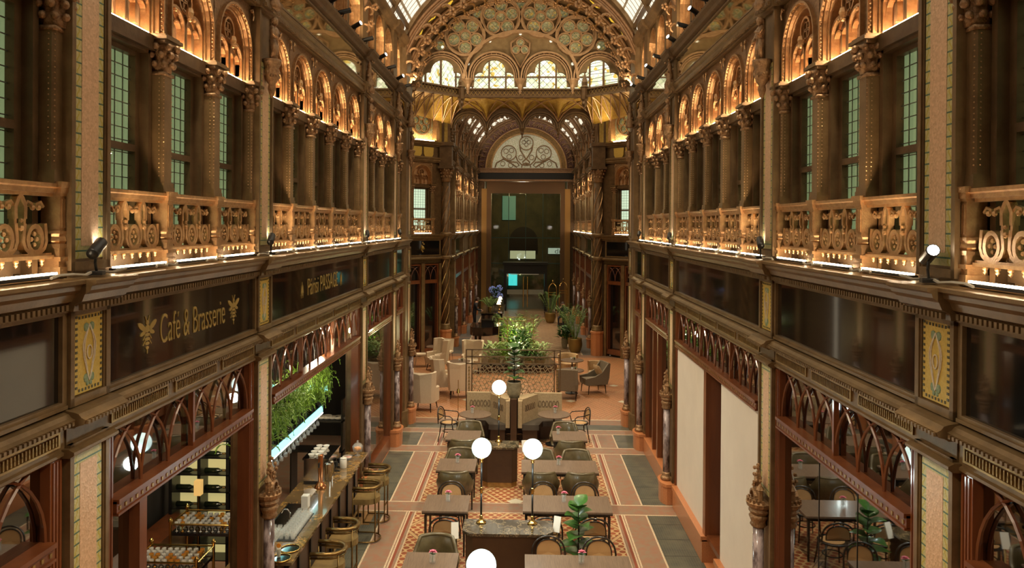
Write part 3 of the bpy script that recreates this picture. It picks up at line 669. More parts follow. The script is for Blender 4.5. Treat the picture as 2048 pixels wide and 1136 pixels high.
# ---- shopfronts
def mk_shop(a,b,kind,label,s):
    t=thing('shopfront',label,'shopfront',on(s,3.0,(a+b)/2),RZ(s)); L=b-a; h=L/2
    Y=lambda wy:(wy-(a+b)/2)*s         # world y to local y
    def bx(m,x0,x1,w0,w1,z0,z1): m.box(x0,x1,*sorted((Y(w0),Y(w1))),z0,z1)
    for q,(w0,w1) in enumerate(((a,a+.13),(b-.13,b))):
        m=MB(); bx(m,.08,.22,w0,w1,.0,3.80)
        for e in (.03,.065,.10): bx(m,.07,.08,w0+e-.008,w0+e+.008,.4,3.75)
        part('door_jamb',m,mahog,t)
    a2,b2=a+.13,b-.13
    m=MB(); bx(m,.05,.20,a2,b2,3.11,3.21); bx(m,.03,.2,a2,b2,3.19,3.225); bx(m,.035,.2,a2,b2,3.095,3.115); tb_=part('transom_bar',m,mahog,t)
    m=MB(); k=int((b2-a2)/.085)
    for i in range(k):
        w=a2+(b2-a2)*(i+.5)/k; bx(m,.043,.052,w-.012,w+.012,3.135,3.165)
    part('transom_studs',m,gold_s,tb_)
    p=.505 if kind in('wine','reflect') else .47
    k=max(1,round((b2-a2)/p)); p=(b2-a2)/k; m=MB()
    for i in range(k+1):
        w=a2+p*i
        for q in (-1,1):
            if (i==0 and q<0) or (i==k and q>0): continue
            pts=[(.115,Y(w+q*p*(1-cos(u))),3.22+.56*sin(u)) for u in [PI/2*j/8 for j in range(9)]]; m.tube(pts,.0105,5,flat=1.6,up=(1,0,0))
    part('interlaced_arch_tracery',m,mahog,t)
    m=MB(); 
    if k>=3:
        for j in ([k//3,2*k//3] if k>6 else [k//2]): bx(m,.09,.14,a2+p*j-.02,a2+p*j+.02,3.2,3.79)
        part('transom_mullion',m,mahog,t)
    m=MB(); bx(m,.15,.156,a2,b2,3.21,3.80); part('transom_glass',m,shopglass if kind!='bar' else glass,t)
    if kind=='reflect':
        m=MB(); bx(m,.15,.156,a2,b2,.4,3.1); part('shop_glass',m,shopglass,t)
        m=MB(); 
        for w in (a2+(b2-a2)*.36,a2+(b2-a2)*.66): bx(m,.145,.15,w-.004,w+.004,.4,3.1)
        part('glass_joint',m,black,t); m=MB(); bx(m,.02,.3,a2,b2,0,.36); bx(m,-.04,.3,a2,b2,.32,.4); part('granite_plinth',m,granite,t)
    if kind=='wine':
        m=MB(); bx(m,.06,.2,6.12,6.24,.0,3.1); part('door_post',m,mahog,t)
        m=MB(); bx(m,.15,.156,a2,6.12,.3,3.1); part('shop_glass',m,shopglass,t)
    if kind=='boards':
        m=MB(); bx(m,.10,.13,12.22,b2,.42,3.1); part('white_board',m,board,t)
        m=MB(); bx(m,.09,.12,a2,11.22,.42,3.1); part('white_board',m,board,t)
        m=MB(); bx(m,.32,.34,11.22,12.1,.42,3.1); part('grey_recess_board',m,boardg,t)
        m=MB(); bx(m,.07,.34,12.06,12.22,.36,3.1); bx(m,.13,.34,11.2,11.24,.36,3.1); bx(m,.1,.34,11.2,12.1,.36,.44); part('door_post',m,mahog,t)
        m=MB(); bx(m,.02,.3,a2,11.25,0,.36); bx(m,-.0,.3,a2,11.25,.34,.42); bx(m,.02,.3,12.05,b2,0,.36); bx(m,-.0,.3,12.05,b2,.34,.42); part('granite_plinth',m,granite,t)
    if kind=='doors':
        m=MB(); bx(m,.15,.156,a2,b2,.4,3.1); part('shop_glass',m,shopglass,t)
        m=MB(); bx(m,.06,.2,16.3,16.42,.3,3.1); bx(m,.06,.2,16.9,16.98,.3,3.1); part('door_post',m,mahog,t)
        m=MB(); bx(m,.02,.3,a2,b2,0,.36); part('granite_plinth',m,granite,t)
    if kind=='dark':
        m=MB(); bx(m,.15,.156,a2,b2,.4,3.1); part('shop_glass',m,glass,t); m=MB(); bx(m,.06,.25,a2,b2,.0,.3); part('sill',m,mahog,t)
    if kind=='narrow':
        m=MB(); bx(m,.12,.16,a2,b2,.3,3.1); part('door_leaf',m,mahog,t)
    return t
boardg=mat('grey_board',(.26,.23,.19),.8)
for s,a,b,k,l in ((-1,1.2,5.1,'reflect','mahogany shopfront at the frame edge on the bar side'),(-1,5.62,8.79,'wine','mahogany shopfront before the wine rack under the café sign'),(-1,9.29,14.54,'bar','open mahogany shopfront over the marble bar'),(-1,15.06,18.0,'dark','mahogany shopfront with black doorway beyond the bar'),(-1,18.52,19.74,'narrow','narrow mahogany shopfront by the hall corner, bar side'),
    (1,1.2,5.1,'reflect','mahogany shopfront at the frame edge, boarded shop side'),(1,5.62,8.79,'reflect','mahogany shopfront whose glass mirrors the tables and lamps'),(1,9.29,14.54,'boards','mahogany shopfront closed with off-white boards'),(1,15.06,18.0,'doors','mahogany shopfront with tall narrow glass doors beyond the white boards'),(1,18.52,19.74,'narrow','narrow mahogany shopfront by the hall corner, boarded shop side')):
    mk_shop(a,b,k,l,s)
# ---- mirror panels of the upper frieze
for s,sn in SIDES:
    for a,b,i in BAYS:
        t=thing('frieze_mirror','old mirror panel under the upper cornice, %s, %s'%(BAYN[i],sn),'mirror',on(s,3.0,(a+b)/2),RZ(s),'mirror panels under the upper cornice'); h=(b-a)/2
        part('mirror_glass',MB().box(.05,.06,-h,h,8.2,8.66),mirror,t)
        m=MB(); m.box(.03,.06,-h,h,8.2,8.225); m.box(.03,.06,-h,h,8.635,8.66); m.box(.03,.06,-h,-h+.025,8.225,8.635); m.box(.03,.06,h-.025,h,8.225,8.635); part('mirror_frame',m,bronze,t)
# ---- glazed vault
def barrel(y0,y1,xc=0,R=3.45,zc=8.99,n=24,a0=.42,half=3.15):
    a=math.asin(half/R); return [(xc+R*sin(-a+2*a*i/n),zc+R*cos(-a+2*a*i/n)) for i in range(n+1)]
def vault(y0,y1,xc,lab,k):
    p=barrel(y0,y1,xc); q=[(xc+(x-xc)*1.012,z+.03) for x,z in p]
    m=MB(); m.band(p,q,y0,y1,'y'); struct('ceiling',m,vault_m,'glazed barrel vault over '+lab,'ceiling')
    m=MB(); pi=[(xc+(x-xc)*.975,z-.06) for x,z in p]
    nn=max(1,round((y1-y0)/2.1))
    for i in range(nn+1):
        y=y0+(y1-y0)*i/nn; m.band(pi,q,y-.05,y+.05,'y')
    for j in (1,5,9,15,19,23):
        x,z=p[j]; m.box(x-.04,x+.04,y0,y1,z-.09,z+.02)
    struct('trim_%d'%k,m,bronze,'timber ribs of the glazed vault over '+lab,'trim')
vault(-3,19.8,0,'the near passage',20)
mb=MB(); mb.box(-3.6,3.6,-3.3,-3.1,0,12.6); struct('wall_rear_light_block',mb,bronze_d,'brown wall added behind the viewer to shut out the outside light','wall')  # unseen wall, added to keep world light out of the glass reflections
mb=MB()
for s in (-1,1): mb.box(*sorted((s*3.1,s*3.5)),-3.1,1.0,0,10.4)
struct('wall_near',mb,bronze,'plain wall parts beside the viewer','wall')
ZC=8.8
def rib(y,r,xc,label,crk=True,zc=ZC,w=.16,k=26,sc=1,grp=None):
    t=thing('crocketed_rib',label,'arch rib',(xc,y,zc),0,grp or 'crocketed arch ribs')
    A=lambda q:[(q*cos(PI*i/40),q*sin(PI*i/40)) for i in range(41)]
    m=MB(); m.band(A(r),A(r+.05),-w*.75,w*.75,'y'); m.band(A(r+.05),A(r+.13),-w/2,w/2,'y'); m.band(A(r+.13),A(r+.2),-w*.7,w*.7,'y'); part('moulded_arch',m,copper_d,t,True)
    m=MB()
    for i in range(k):
        a=.10+(PI-.2)*(i+.5)/k; q=r-.11*sc; cx,cz=q*cos(a),q*sin(a); yo=-.09; sg=1 if a<PI/2 else -1
        m.tube([(cx+.085*sc*cos(a+u*sg),yo,cz+.085*sc*sin(a+u*sg)) for u in [-.3+.55*j for j in range(9)]],[.028*sc]*6+[.024*sc,.02*sc,.016*sc],5)
        b=r-.22*sc; bx_,bz=b*cos(a+.035*sg),b*sin(a+.035*sg)
        for e in range(5):
            g=e*2*PI/5; m.ball((bx_+.045*sc*cos(g),yo-.03-.03*(e%2),bz+.045*sc*sin(g)),.034*sc,5)
    part('leaf_crockets',m,carved,t)
    return t
copper_d=mat('brown_gilt_moulding',(.25,.145,.075),.4,.4,(.34,.20,.11),10,bp=.2,bsc=40)
rib(14.8,3.2,0,'crocketed timber rib over the second pilasters',grp='x'); rib(19.95,3.24,0,'outer crocketed rib at the mouth of the hall',k=25,sc=1.55); rib(21.1,3.20,0,'inner crocketed rib just before the rosette screen',k=28,sc=1.15)
m=MB(); 
m.band([(3.42*cos(PI*i/40),ZC+3.42*sin(PI*i/40)) for i in range(41)],[(3.6*cos(PI*i/40),ZC+3.6*sin(PI*i/40)) for i in range(41)],20.05,22.44,'y'); struct('trim_21',m,bronze,'curved soffit between the hall ribs','trim')
m=MB()
for s in (-1,1):
    for k in range(8):
        a=.25+.17*k; a=a if s>0 else PI-a
        for y in (20.5,):
            m.xf(Matrix.Identity(4)); q=3.40
            pts=[]
            for j in range(10):
                u=2*PI*j/10; da=.06*cos(u)*(1+.25*cos(3*u)); dy=.33*sin(u)*(1+.2*cos(3*u)); pts.append((q*cos(a+da),y+dy,ZC+q*sin(a+da)))
            m.add(pts+[(p[0]*1.005,p[1],p[2]+.01) for p in pts],[tuple(range(10)),tuple(range(10,20))[::-1]])
single('amber_glass_inlay',m,yellow_gl,'amber stained glass petals inlaid between the two hall ribs','stained glass')
m=MB()
for s in (-1,1): m.box(*sorted((s*3.24,s*3.6)),20.0,22.2,8.0,10.6); m.box(*sorted((s*3.3,s*3.6)),20.3,22.2,0,8.0)
struct('trim_22',m,[bronze_d],'dark pier mass carrying the hall ribs','trim')
# ---- rosette screen
YS=22.3
def ring(m,cx,cz,r0,r1,y0,y1,n=28): m.band([(cx+r0*cos(2*PI*i/n),cz+r0*sin(2*PI*i/n)) for i in range(n)],[(cx+r1*cos(2*PI*i/n),cz+r1*sin(2*PI*i/n)) for i in range(n)],y0,y1,'y',closed=True)
def disc(m,cx,cz,r,y0,y1,n=20): m.prism([(cx+r*cos(2*PI*i/n),cz+r*sin(2*PI*i/n)) for i in range(n)][::-1],y0,y1,'y')
def rosette(m,g,cx,cz,R,y,ph,n=5,flip=0):
    ring(m,cx,cz,R-.035,R+.03,y-.16,y+.02); ring(m,cx,cz,R-.075,R-.035,y-.10,y+.02)
    ring(m,cx,cz,R*.27,R*.33,y-.14,y+.02,16); ring(m,cx,cz,R*.22,R*.27,y-.09,y+.02,16)
    for k in range(n):
        a=ph+2*PI*k/n; q=R*.60; x,z=cx+q*cos(a),cz+q*sin(a); rr=R*.285
        ring(m,x,z,rr,rr+R*.07,y-.12,y+.02,16)
        for e in range(3):
            b=a+(e-1)*1.3; ring(g[1],x+rr*.5*cos(b),z+rr*.5*sin(b),rr*.33,rr*.42,y-.05,y+.01,10)
        disc(g[0],x,z,rr,y-.02,y); 
    disc(g[0],cx,cz,R*.23,y-.035,y-.02); ring(g[1],cx,cz,R*.10,R*.13,y-.06,y-.03,10)
    for k in range(8):
        a=k*PI/4; disc(g[1],cx+R*.16*cos(a),cz+R*.16*sin(a),R*.025,y-.05,y-.03,6)
t=thing('rosette_screen','great arched screen with four wheel rosettes over four scalloped arches','stained glass screen',(0,0,0))
cA=[-2.36,-.80,.76,2.32]; zs=9.75
def zlow(x):
    best=zs-.0
    for c in cA:
        d=abs(x-c)
        if d<.34: best=max(best,10.02+math.sqrt(.34**2-d*d)*.98)
        if .24<d<.60: e=abs(d-.42); best=max(best,9.80+math.sqrt(max(0,.18**2-e*e)))
    return best
def zup(x): return ZC+math.sqrt(max(0,3.46**2-x*x))
m=MB(); N_=260; xs=[-3.40+6.80*i/N_ for i in range(N_+1)]
def isopen(x): return any(abs(x-c)<.60 for c in cA)
up=[(x,max(zup(x),zlow(x)+.01)) for x in xs]; lo=[(x,zlow(x) if isopen(x) else 9.55) for x in xs]
m.band(lo,up,YS,YS+.12,'y'); part('tracery_plate',m,gold_wall,t) if 'gold_wall' in globals() else part('tracery_plate',m,mat('warm_tracery_ground',(.17,.115,.05),.6,.1,(.23,.16,.075),7),t)
m=MB(); g0=MB(); g1=MB()
for c in cA:
    for r0,r1,d in ((.60,.64,.10),(.66,.69,.13),(.72,.77,.18)):
        m.band([(c+p[0],p[1]) for p in arch_pts(r0,9.72,9.80+r0,16)],[(c+p[0],p[1]) for p in arch_pts(r1,9.72,9.80+r1,16)],YS-d,YS,'y')
    for k in range(14):
        a=PI*(k+.5)/14; disc(m,c+.675*cos(a),9.82+.675*sin(a),.014,YS-.15,YS-.12,6)
for c,z in ((-1.58,9.62),(-.02,9.62),(1.54,9.62)):
    m.lathe([(.02,-.30),(.05,-.24),(.03,-.2),(.07,-.12),(.09,-.02),(.14,.06),(.17,.10),(.17,.14)],(c,YS-.05,z),10)
m.band([(x,9.75+1.36*math.sqrt(max(0,1-(x/1.66)**2))) for x in [-1.66+3.32*i/40 for i in range(41)]],[(x*1.05,9.75+1.45*math.sqrt(max(0,1-(x/1.66)**2))) for x in [-1.66+3.32*i/40 for i in range(41)]],YS-.2,YS,'y')
m.band([(3.24*cos(PI*i/50),ZC+3.24*sin(PI*i/50)) for i in range(6,45)],[(3.34*cos(PI*i/50),ZC+3.34*sin(PI*i/50)) for i in range(6,45)],YS-.14,YS,'y')
for cx,cz,R,ph in ((-1.665,11.03,.585,PI/4+.62),(1.625,11.03,.585,PI-PI/4-.62),(-.61,11.585,.58,PI/2),(.575,11.585,.58,PI/2)): rosette(m,(g0,g1),cx,cz,R,YS-.02,ph if abs(cx)<1 else PI/2+PI/5)
# trefoil pendant between the middle arches and little eyelets
for a in (0,2*PI/3,4*PI/3): ring(m,-.02+.15*cos(a+PI/2),10.70+.14*sin(a+PI/2),.10,.13,YS-.1,YS,12); disc(g0,-.02+.15*cos(a+PI/2),10.70+.14*sin(a+PI/2),.10,YS-.02,YS-.01)
m.tube([(-.30,YS-.05,10.85),(-.28,YS-.05,10.55),(-.02,YS-.05,10.1)],.03,5); m.tube([(.26,YS-.05,10.85),(.24,YS-.05,10.55),(-.02,YS-.05,10.1)],.03,5); m.tube([(-.30,YS-.05,10.85),(-.02,YS-.05,11.02),(.26,YS-.05,10.85)],.03,5)
for cx,cz,r in ((-1.3,11.72,.14),(1.26,11.72,.14),(-2.42,10.75,.14),(2.38,10.75,.14),(-.02,12.0,.15)): ring(m,cx,cz,r,r+.035,YS-.1,YS,14); disc(g0,cx,cz,r,YS-.03,YS-.01)
part('moulded_tracery',m,mat('sandy_gilt_tracery',(.33,.205,.11),.45,.25,(.44,.29,.16),9,bp=.2,bsc=30),t)
part('rosette_glazing',g0,st_rose,t); part('leading_lattice',g1,mat('pale_gilt_leading',(.50,.42,.26),.5,.2),t)
g=MB()
for cx,cz in ((-.02,11.12),(-.93,10.90),(.89,10.90),(-1.58,10.22),(1.54,10.22),(-2.35,10.72),(2.31,10.72)): disc(g,cx,cz,.045,YS-.04,YS-.02,10)
part('pearl_inlay',g,emat('pearl_glass',(.75,.75,.6),.5),t)
# ---- hall shell
m=MB(); H=5.5; yc=25.8
def wallseg(m,x0,y0,x1,y1,z0,z1,th=.2):
    d=Vector((x1-x0,y1-y0,0)).normalized(); nrm=Vector((d.y,-d.x,0))*th
    m.prism([(x0,y0),(x1,y1),(x1+nrm.x,y1+nrm.y),(x0+nrm.x,y0+nrm.y)],z0,z1)
for s in (-1,1):
    a=[(s*3.6,20.3),(s*6.0,22.7),(s*6.0,28.9)]
    for (x0,y0),(x1,y1) in zip(a,a[1:]): wallseg(m,x0,y0,x1,y1,0,14,.2*s)
struct('wall_hall',m,[bronze_d],'dark brown outer walls of the octagonal hall','wall')
m=MB(); m.box(-6.2,6.2,22.2,32,14,14.1); struct('ceiling',m,emat('hall_skylight',(1,.80,.52),1.1),'glowing skylight over the octagonal hall','ceiling')
m=MB(); m.box(-6.2,-2.9,20.3,22.3,9.5,14) ; m.box(2.9,6.2,20.3,22.3,9.5,14); 
pale_blind=emat('pale_glow_blind',(.42,.50,.38),.85)  # brighter glowing version of the blind, light put into its colour
def hall_unit(s):
    """far diagonal wall of the hall; local x is depth, y along the wall"""
    sn='bar side' if s<0 else 'boarded shop side'
    r=PI*3/4 if s<0 else PI/4; c=(s*4.04+.08,30.36)
    t=tag(ob('wall_diagonal',None,None,(c[0],c[1],0),r),'dark diagonal hall wall with an arched window on the '+sn,'wall',None,'structure')
    g=1 if s<0 else -1                       # +y points away from the passage on the bar side
    m=MB(); m.box(.36,.5,-1.5,2.3,0,13.5); m.box(.14,.36,-1.5,2.3,3.80,4.1); m.box(.16,.36,-1.5,-.55,5,8); m.box(.16,.36,.55,2.3,5,8); m.box(.14,.36,-1.5,2.3,7.98,8.75)
    if g<0:
        for i in range(len(m.v)): m.v[i]=(m.v[i][0],-m.v[i][1],m.v[i][2])
        m.f=[f[::-1] for f in m.f]
    part('core_wall',m,bronze_d,t)
    def P(n,mb,mm,sm=False):
        if g<0:
            for i in range(len(mb.v)): mb.v[i]=(mb.v[i][0],-mb.v[i][1],mb.v[i][2])
            mb.f=[f[::-1] for f in mb.f]
        return part(n,mb,mm,t,sm)
    for nm,pr in (('belt_moulding',P_BELT),('ledge_cornice',P_CORN),('string_course',P_STR),('upper_cornice',P_UPC)): P(nm,MB().prof(pr,-1.45,2.3),bronze)
    m=MB(); m.box(.08,.13,-.95,1.2,4.10,4.16); m.box(.08,.13,-.95,1.2,4.74,4.79); m.box(.08,.13,-.95,-.88,4.16,4.74); P('fascia_frame',m,bronze)
    P('black_glass',MB().box(.10,.11,-.88,1.2,4.16,4.74),blackglass)
    m=MB()
    for q in (0.02,): 
        for k in range(7): m.ball((.10,-.02+.06*sin(k*2.1),4.30+.06*k),.04,6)
        m.ball((.10,0,4.45),.09,10)
    if s<0: P('gold_emblem',m,gold_t)
    m=MB(); 
    for y0,y1 in ((-.97,-.85),(-.10,.06),(1.0,1.15)): m.box(.05,.3,y0,y1,0,3.8)
    P('door_post',m,bronze)
    m=MB()
    for y0,y1 in ((-.85,-.10),(.06,1.0)):
        m.box(.1,.28,y0,y0+.06,.2,3.75); m.box(.1,.28,y1-.06,y1,.2,3.75); m.box(.1,.28,y0,y1,2.98,3.12); m.box(.1,.28,y0,y1,3.72,3.78); m.box(.1,.28,y0,y1,.1,.3)
        c0=(y0+y1)/2; h=(y1-y0)/2-.06
        for q in (-1,1):
            for e in (-1,1):
                st=c0+e*h if q==1 else c0
                d=-e if q==1 else e
                m.tube([(.15,st+d*h*(1-cos(u)),3.12+.56*sin(u)) for u in [PI/2*j/6 for j in range(7)]],.014,5)
    P('mahogany_frame',m,mahog)
    P('dark_glass',MB().box(.26,.27,-.85,1.0,.3,3.75),blackglass)
    for yy in (-.30,.30):
        m=MB(); m.prism([(yy-.26,8.6),(yy+.26,8.6),(yy+.24,8.3),(yy+.12,8.12),(yy,8.05),(yy-.12,8.12),(yy-.24,8.3)],.10,.13,'x'); P('amber_shield',m,mos_gold)
    m=MB()   # roundel window of the upper storey
    for r0,r1,d in ((.62,.68,.0),(.70,.76,.05),(.80,.86,.10)): m.band(arch_pts(r0,8.9,9.6+r0,16),arch_pts(r1,8.9,9.6+r1,16),d,.3)
    ringx=lambda rr,q,z0:m.band(arc(0,z0,rr,0,2*PI,20)[:-1],arc(0,z0,rr+q,0,2*PI,20)[:-1],.2,.3,closed=True)
    ringx(.46,.06,9.6)
    for k in range(5): 
        a=PI/2+k*2*PI/5; m.band(arc(.27*cos(a),9.6+.27*sin(a),.14,0,2*PI,12)[:-1],arc(.27*cos(a),9.6+.27*sin(a),.18,0,2*PI,12)[:-1],.2,.3,closed=True)
    P('roundel_window',m,copper)
    P('roundel_glass',MB().prism(arch_pts(.62,8.9,10.2,14),.28,.3,'x'),st_rose)
    P('gold_leaf_wall',MB().box(.32,.36,-1.5,2.3,8.86,11),gold_w)
    P('ledge_light',MB().box(.12,.16,-.6,.6,8.87,8.89),led2)
    w_=win((c[0],c[1],0),r,'wider leaded window of the diagonal hall wall, '+sn); w_['kind']='structure'
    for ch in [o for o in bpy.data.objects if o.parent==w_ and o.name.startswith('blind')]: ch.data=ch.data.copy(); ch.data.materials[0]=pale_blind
    arch((c[0],c[1],0),r,'lit arch over the window of the diagonal hall wall, '+sn)
    b=bal((c[0],c[1],0),r,'gilded balustrade on the diagonal hall wall, '+sn)
    ledp((c[0],c[1],0),r,'strip light on the diagonal hall wall, '+sn)
    for q in (-1,1):
        o=Vector((-sin(r),cos(r)))*q*MOD/2
        col((c[0]+o.x,c[1]+o.y,0),r,'slender column %s the diagonal hall window, %s'%('on the passage flank of' if q*g<0 else 'on the outer flank of',sn))
        post((c[0]+o.x,c[1]+o.y,0),r,'balustrade post %s the diagonal hall wall, %s'%('at the passage end of' if q*g<0 else 'at the outer end of',sn))
for s in (-1,1): hall_unit(s)
# twisted columns at the far corners
def mk_twist():
    t=thing('twisted_column','x','column')
    m=MB(); m.lathe([(.27,0),(.27,.9),(.30,.93),(.30,1.0),(.26,1.02)],n=10); part('granite_drum',m,granite,t)
    m=MB(); m.lathe([(.24,1.02),(.25,1.08),(.20,1.14),(.22,1.2),(.19,1.26)],n=14); m.lathe([(.19,3.95),(.24,4.0),(.24,4.08),(.19,4.12)],n=14); m.lathe([(.19,4.9),(.27,4.98),(.27,5.04),(.19,5.1)],n=14); part('column_ring_moulding',m,bronze,t,True)
    m=MB(); m.lathe([(.165,1.2),(.165,7.2)],n=16); part('shaft',m,bronze_d,t,True)
    m=MB()
    for k in range(4): m.tube([(.168*cos(k*PI/2+u*.55),.168*sin(k*PI/2+u*.55),1.25+u*.24) for u in range(0,25)],.022,5)
    part('spiral_leaf_band',m,copper,t)
    m=MB(); m.lathe([(.18,7.2),(.2,7.3),(.18,7.4),(.24,7.6),(.30,7.75)],n=10)
    for k in range(10):
        for z,rr in ((7.42,.2),(7.56,.24),(7.7,.29)): m.ball((rr*cos(k*.628+z),rr*sin(k*.628+z),z),.05,6)
    part('capital',m,carved,t,True)
    m=MB(); m.box(-.32,.32,-.32,.32,7.75,7.85); m.box(-.26,.26,-.26,.26,7.85,8.7); m.box(-.34,.34,-.34,.34,8.7,8.85); part('entablature_block',m,bronze_d,t); return t
tw=Proto(mk_twist)
tw((-3.16,31.25,0),0,'tall twisted column at the far hall corner, bar side','twisted hall columns'); tw((3.22,31.25,0),0,'tall twisted column at the far hall corner, boarded shop side','twisted hall columns')
# gallery with stained windows
t=thing('hall_gallery','lattice-fronted gallery running across the far side of the hall','gallery')
pts=[(-4.3,27.9),(-2.42,29.8),(2.5,29.8),(4.4,27.9)]
m=MB(); l=MB()
for (x0,y0),(x1,y1) in zip(pts,pts[1:]):
    d=Vector((x1-x0,y1-y0)); L_=d.length; d.normalize(); nn=Vector((-d.y,d.x))
    def quad(mb,z0,z1,o0,o1): mb.prism([(x0+nn.x*o0,y0+nn.y*o0),(x1+nn.x*o0,y1+nn.y*o0),(x1+nn.x*o1,y1+nn.y*o1),(x0+nn.x*o1,y0+nn.y*o1)],z0,z1)
    quad(m,10.50,10.58,-.08,.1); quad(m,10.80,10.86,-.07,.07); quad(m,10.58,10.80,.03,.05)
    k=int(L_/.16)
    for i in range(k):
        for e in (0,1):
            a=Vector((x0,y0))+d*(L_*(i+e)/k); b=Vector((x0,y0))+d*(L_*(i+1-e)/k); l.tube([(a.x,a.y-.01,10.58),(b.x,b.y-.01,10.80)],.010,4)
part('gallery_rail',m,bronze_d,t); part('lattice_front',l,gold_s,t)
for x,y in pts[1:3]:
    m=MB(); m.lathe([(.01,-.55),(.06,-.5),(.05,-.42),(.12,-.3),(.10,-.2),(.15,-.12),(.15,.32),(.18,.36),(.12,.42),(.13,.55),(.05,.8),(.001,1.05)],(x,y-.05,10.55),8); part('corner_finial',m,bronze_d,t)
m=MB()
for (x0,y0),(x1,y1) in (((-5.0,28.9),(-2.75,31.0)),((-2.75,31.0),(2.8,31.0)),((2.8,31.0),(5.05,28.9))): wallseg(m,x0,y0,x1,y1,10.6,13.9,-.05)
part('stained_window',m,st_bright,t)
m=MB()
for i in range(9):
    x=-2.75+5.55*i/8; m.box(x-.035,x+.035,30.93,31.0,10.6,13.9)
for z in (11.55,12.4): m.box(-2.8,2.8,30.94,31.0,z-.03,z+.03)
for s in (-1,1):
    for i in range(1,5):
        x=s*(2.75+2.25*i/4); y=31-2.1*i/4; m.box(x-.04,x+.04,y-.10,y-.02,10.6,13.9)
part('window_bars',m,bronze_d,t)
# gold vault below the gallery and the pendant arcade
m=MB(); nx=60; top=[];bot=[]
X0,X1=-2.95,3.0; nA=4; wA=(X1-X0)/nA
def pz(x,base,rise):
    u=((x-X0)/wA)%1.0; return base+rise*math.sqrt(max(0,1-(2*u-1)**2))
rows=[]
for j in range(9):
    f=j/8; y=31.05-1.2*f
    rows.append([(X0+(X1-X0)*i/nx,y,(pz(X0+(X1-X0)*i/nx,9.72,.55)*(1-f)**1.2+10.52*(1-(1-f)**1.2)) ) for i in range(nx+1)])
vs=[p for r in rows for p in r]; fs=[(j*(nx+1)+i,j*(nx+1)+i+1,(j+1)*(nx+1)+i+1,(j+1)*(nx+1)+i) for j in range(8) for i in range(nx)]
t=thing('gold_fan_vault','gold leaf vaulting with crossing ribs below the hall gallery','vault')
part('vault_surface',MB().add(vs,fs),gold_w,t,True)
m=MB()
for c in range(nA+1):
    for e in (-1,1):
        x0=X0+wA*c; m.tube([(max(X0,min(X1,x0+e*wA*1.0*f)),31.0-1.2*f-.03,9.74+.78*min(1,f*1.5)**.6-.02) for f in [q/8 for q in range(9)]],.035,5)
        m.tube([(max(X0,min(X1,x0+e*wA*.5*f)),31.0-1.2*f-.03,9.74+.78*min(1,f*1.5)**.6-.02) for f in [q/8 for q in range(9)]],.02,5)
part('vault_ribs',m,copper_d,t)
for s in (-1,1):
    a,b,c,d=[Vector(q) for q in ((s*2.95,31.05,9.6),(s*2.45,29.8,10.52),(s*4.4,27.9,10.52),(s*4.9,29.1,9.9))]
    P=lambda u,v:(a*(1-u)+d*u)*(1-v)+(b*(1-u)+c*u)*v+Vector((0,0,.16*sin(PI*v)))
    m=MB(); m.add([tuple(P(i/12,j/6)) for j in range(7) for i in range(13)],[(j*13+i,j*13+i+1,(j+1)*13+i+1,(j+1)*13+i) for j in range(6) for i in range(12)]); sv=part('side_vault_surface',m,gold_w,t,True)
    m=MB()
    for i in range(7):
        m.tube([tuple(P(i/6,v/8)-Vector((0,.03,.04))) for v in range(9)],.022,5)
        for e in (-1,1):
            if 0<=i+e<=6: m.tube([tuple(P((i+e*v/8)/6,v/8)-Vector((0,.03,.04))) for v in range(9)],.020,5)
    part('vault_rib_lattice',m,copper_d,sv)
t=thing('pendant_arcade','dark arcade of four scalloped arches with hanging pendants','arcade')
def zl2(x):
    u=((x-X0)/wA)%1.0; d=abs(u-.5)*wA; z=9.30+.12*abs(u-.5)*0
    b=9.28
    if d<.66: b=max(b,9.36+math.sqrt(max(0,.66**2-d*d))*.93-.055*(1+cos(u*2*PI*7)))
    return b
m=MB(); xs=[X0+(X1-X0)*i/200 for i in range(201)]
m.band([(x,zl2(x)) for x in xs],[(x,max(zl2(x)+.02,pz(x,9.80,.56))) for x in xs],31.05,31.2,'y')
for c in range(nA):
    cx=X0+wA*(c+.5)
    for r0,r1,d in ((.60,.66,.08),(.68,.74,.14)): m.band([(cx+r0*cos(PI*i/16),9.42+r0*sin(PI*i/16)*.95) for i in range(17)],[(cx+r1*cos(PI*i/16),9.42+r1*sin(PI*i/16)*.95) for i in range(17)],31.05-d,31.06,'y')
part('arcade_plate',m,bronze_d,t)
m=MB()
for c in range(1,nA): m.lathe([(.001,-.32),(.04,-.26),(.025,-.2),(.07,-.12),(.06,-.05),(.10,.06),(.13,.12)],(X0+wA*c,31.05,9.34),8)
part('hanging_pendant',m,bronze_d,t)
m=MB()
for s in (-1,1):
    for k in range(16):
        z=8.95+.12*k; m.ball((s*(2.93+.03*(k%2))+.04,31.05,z),.075,6)
    m.box(s*3.05-.06+.03,s*3.05+.06+.03,31.0,31.25,8.85,10.6)
part('crocketed_jamb',m,bronze_d,t)
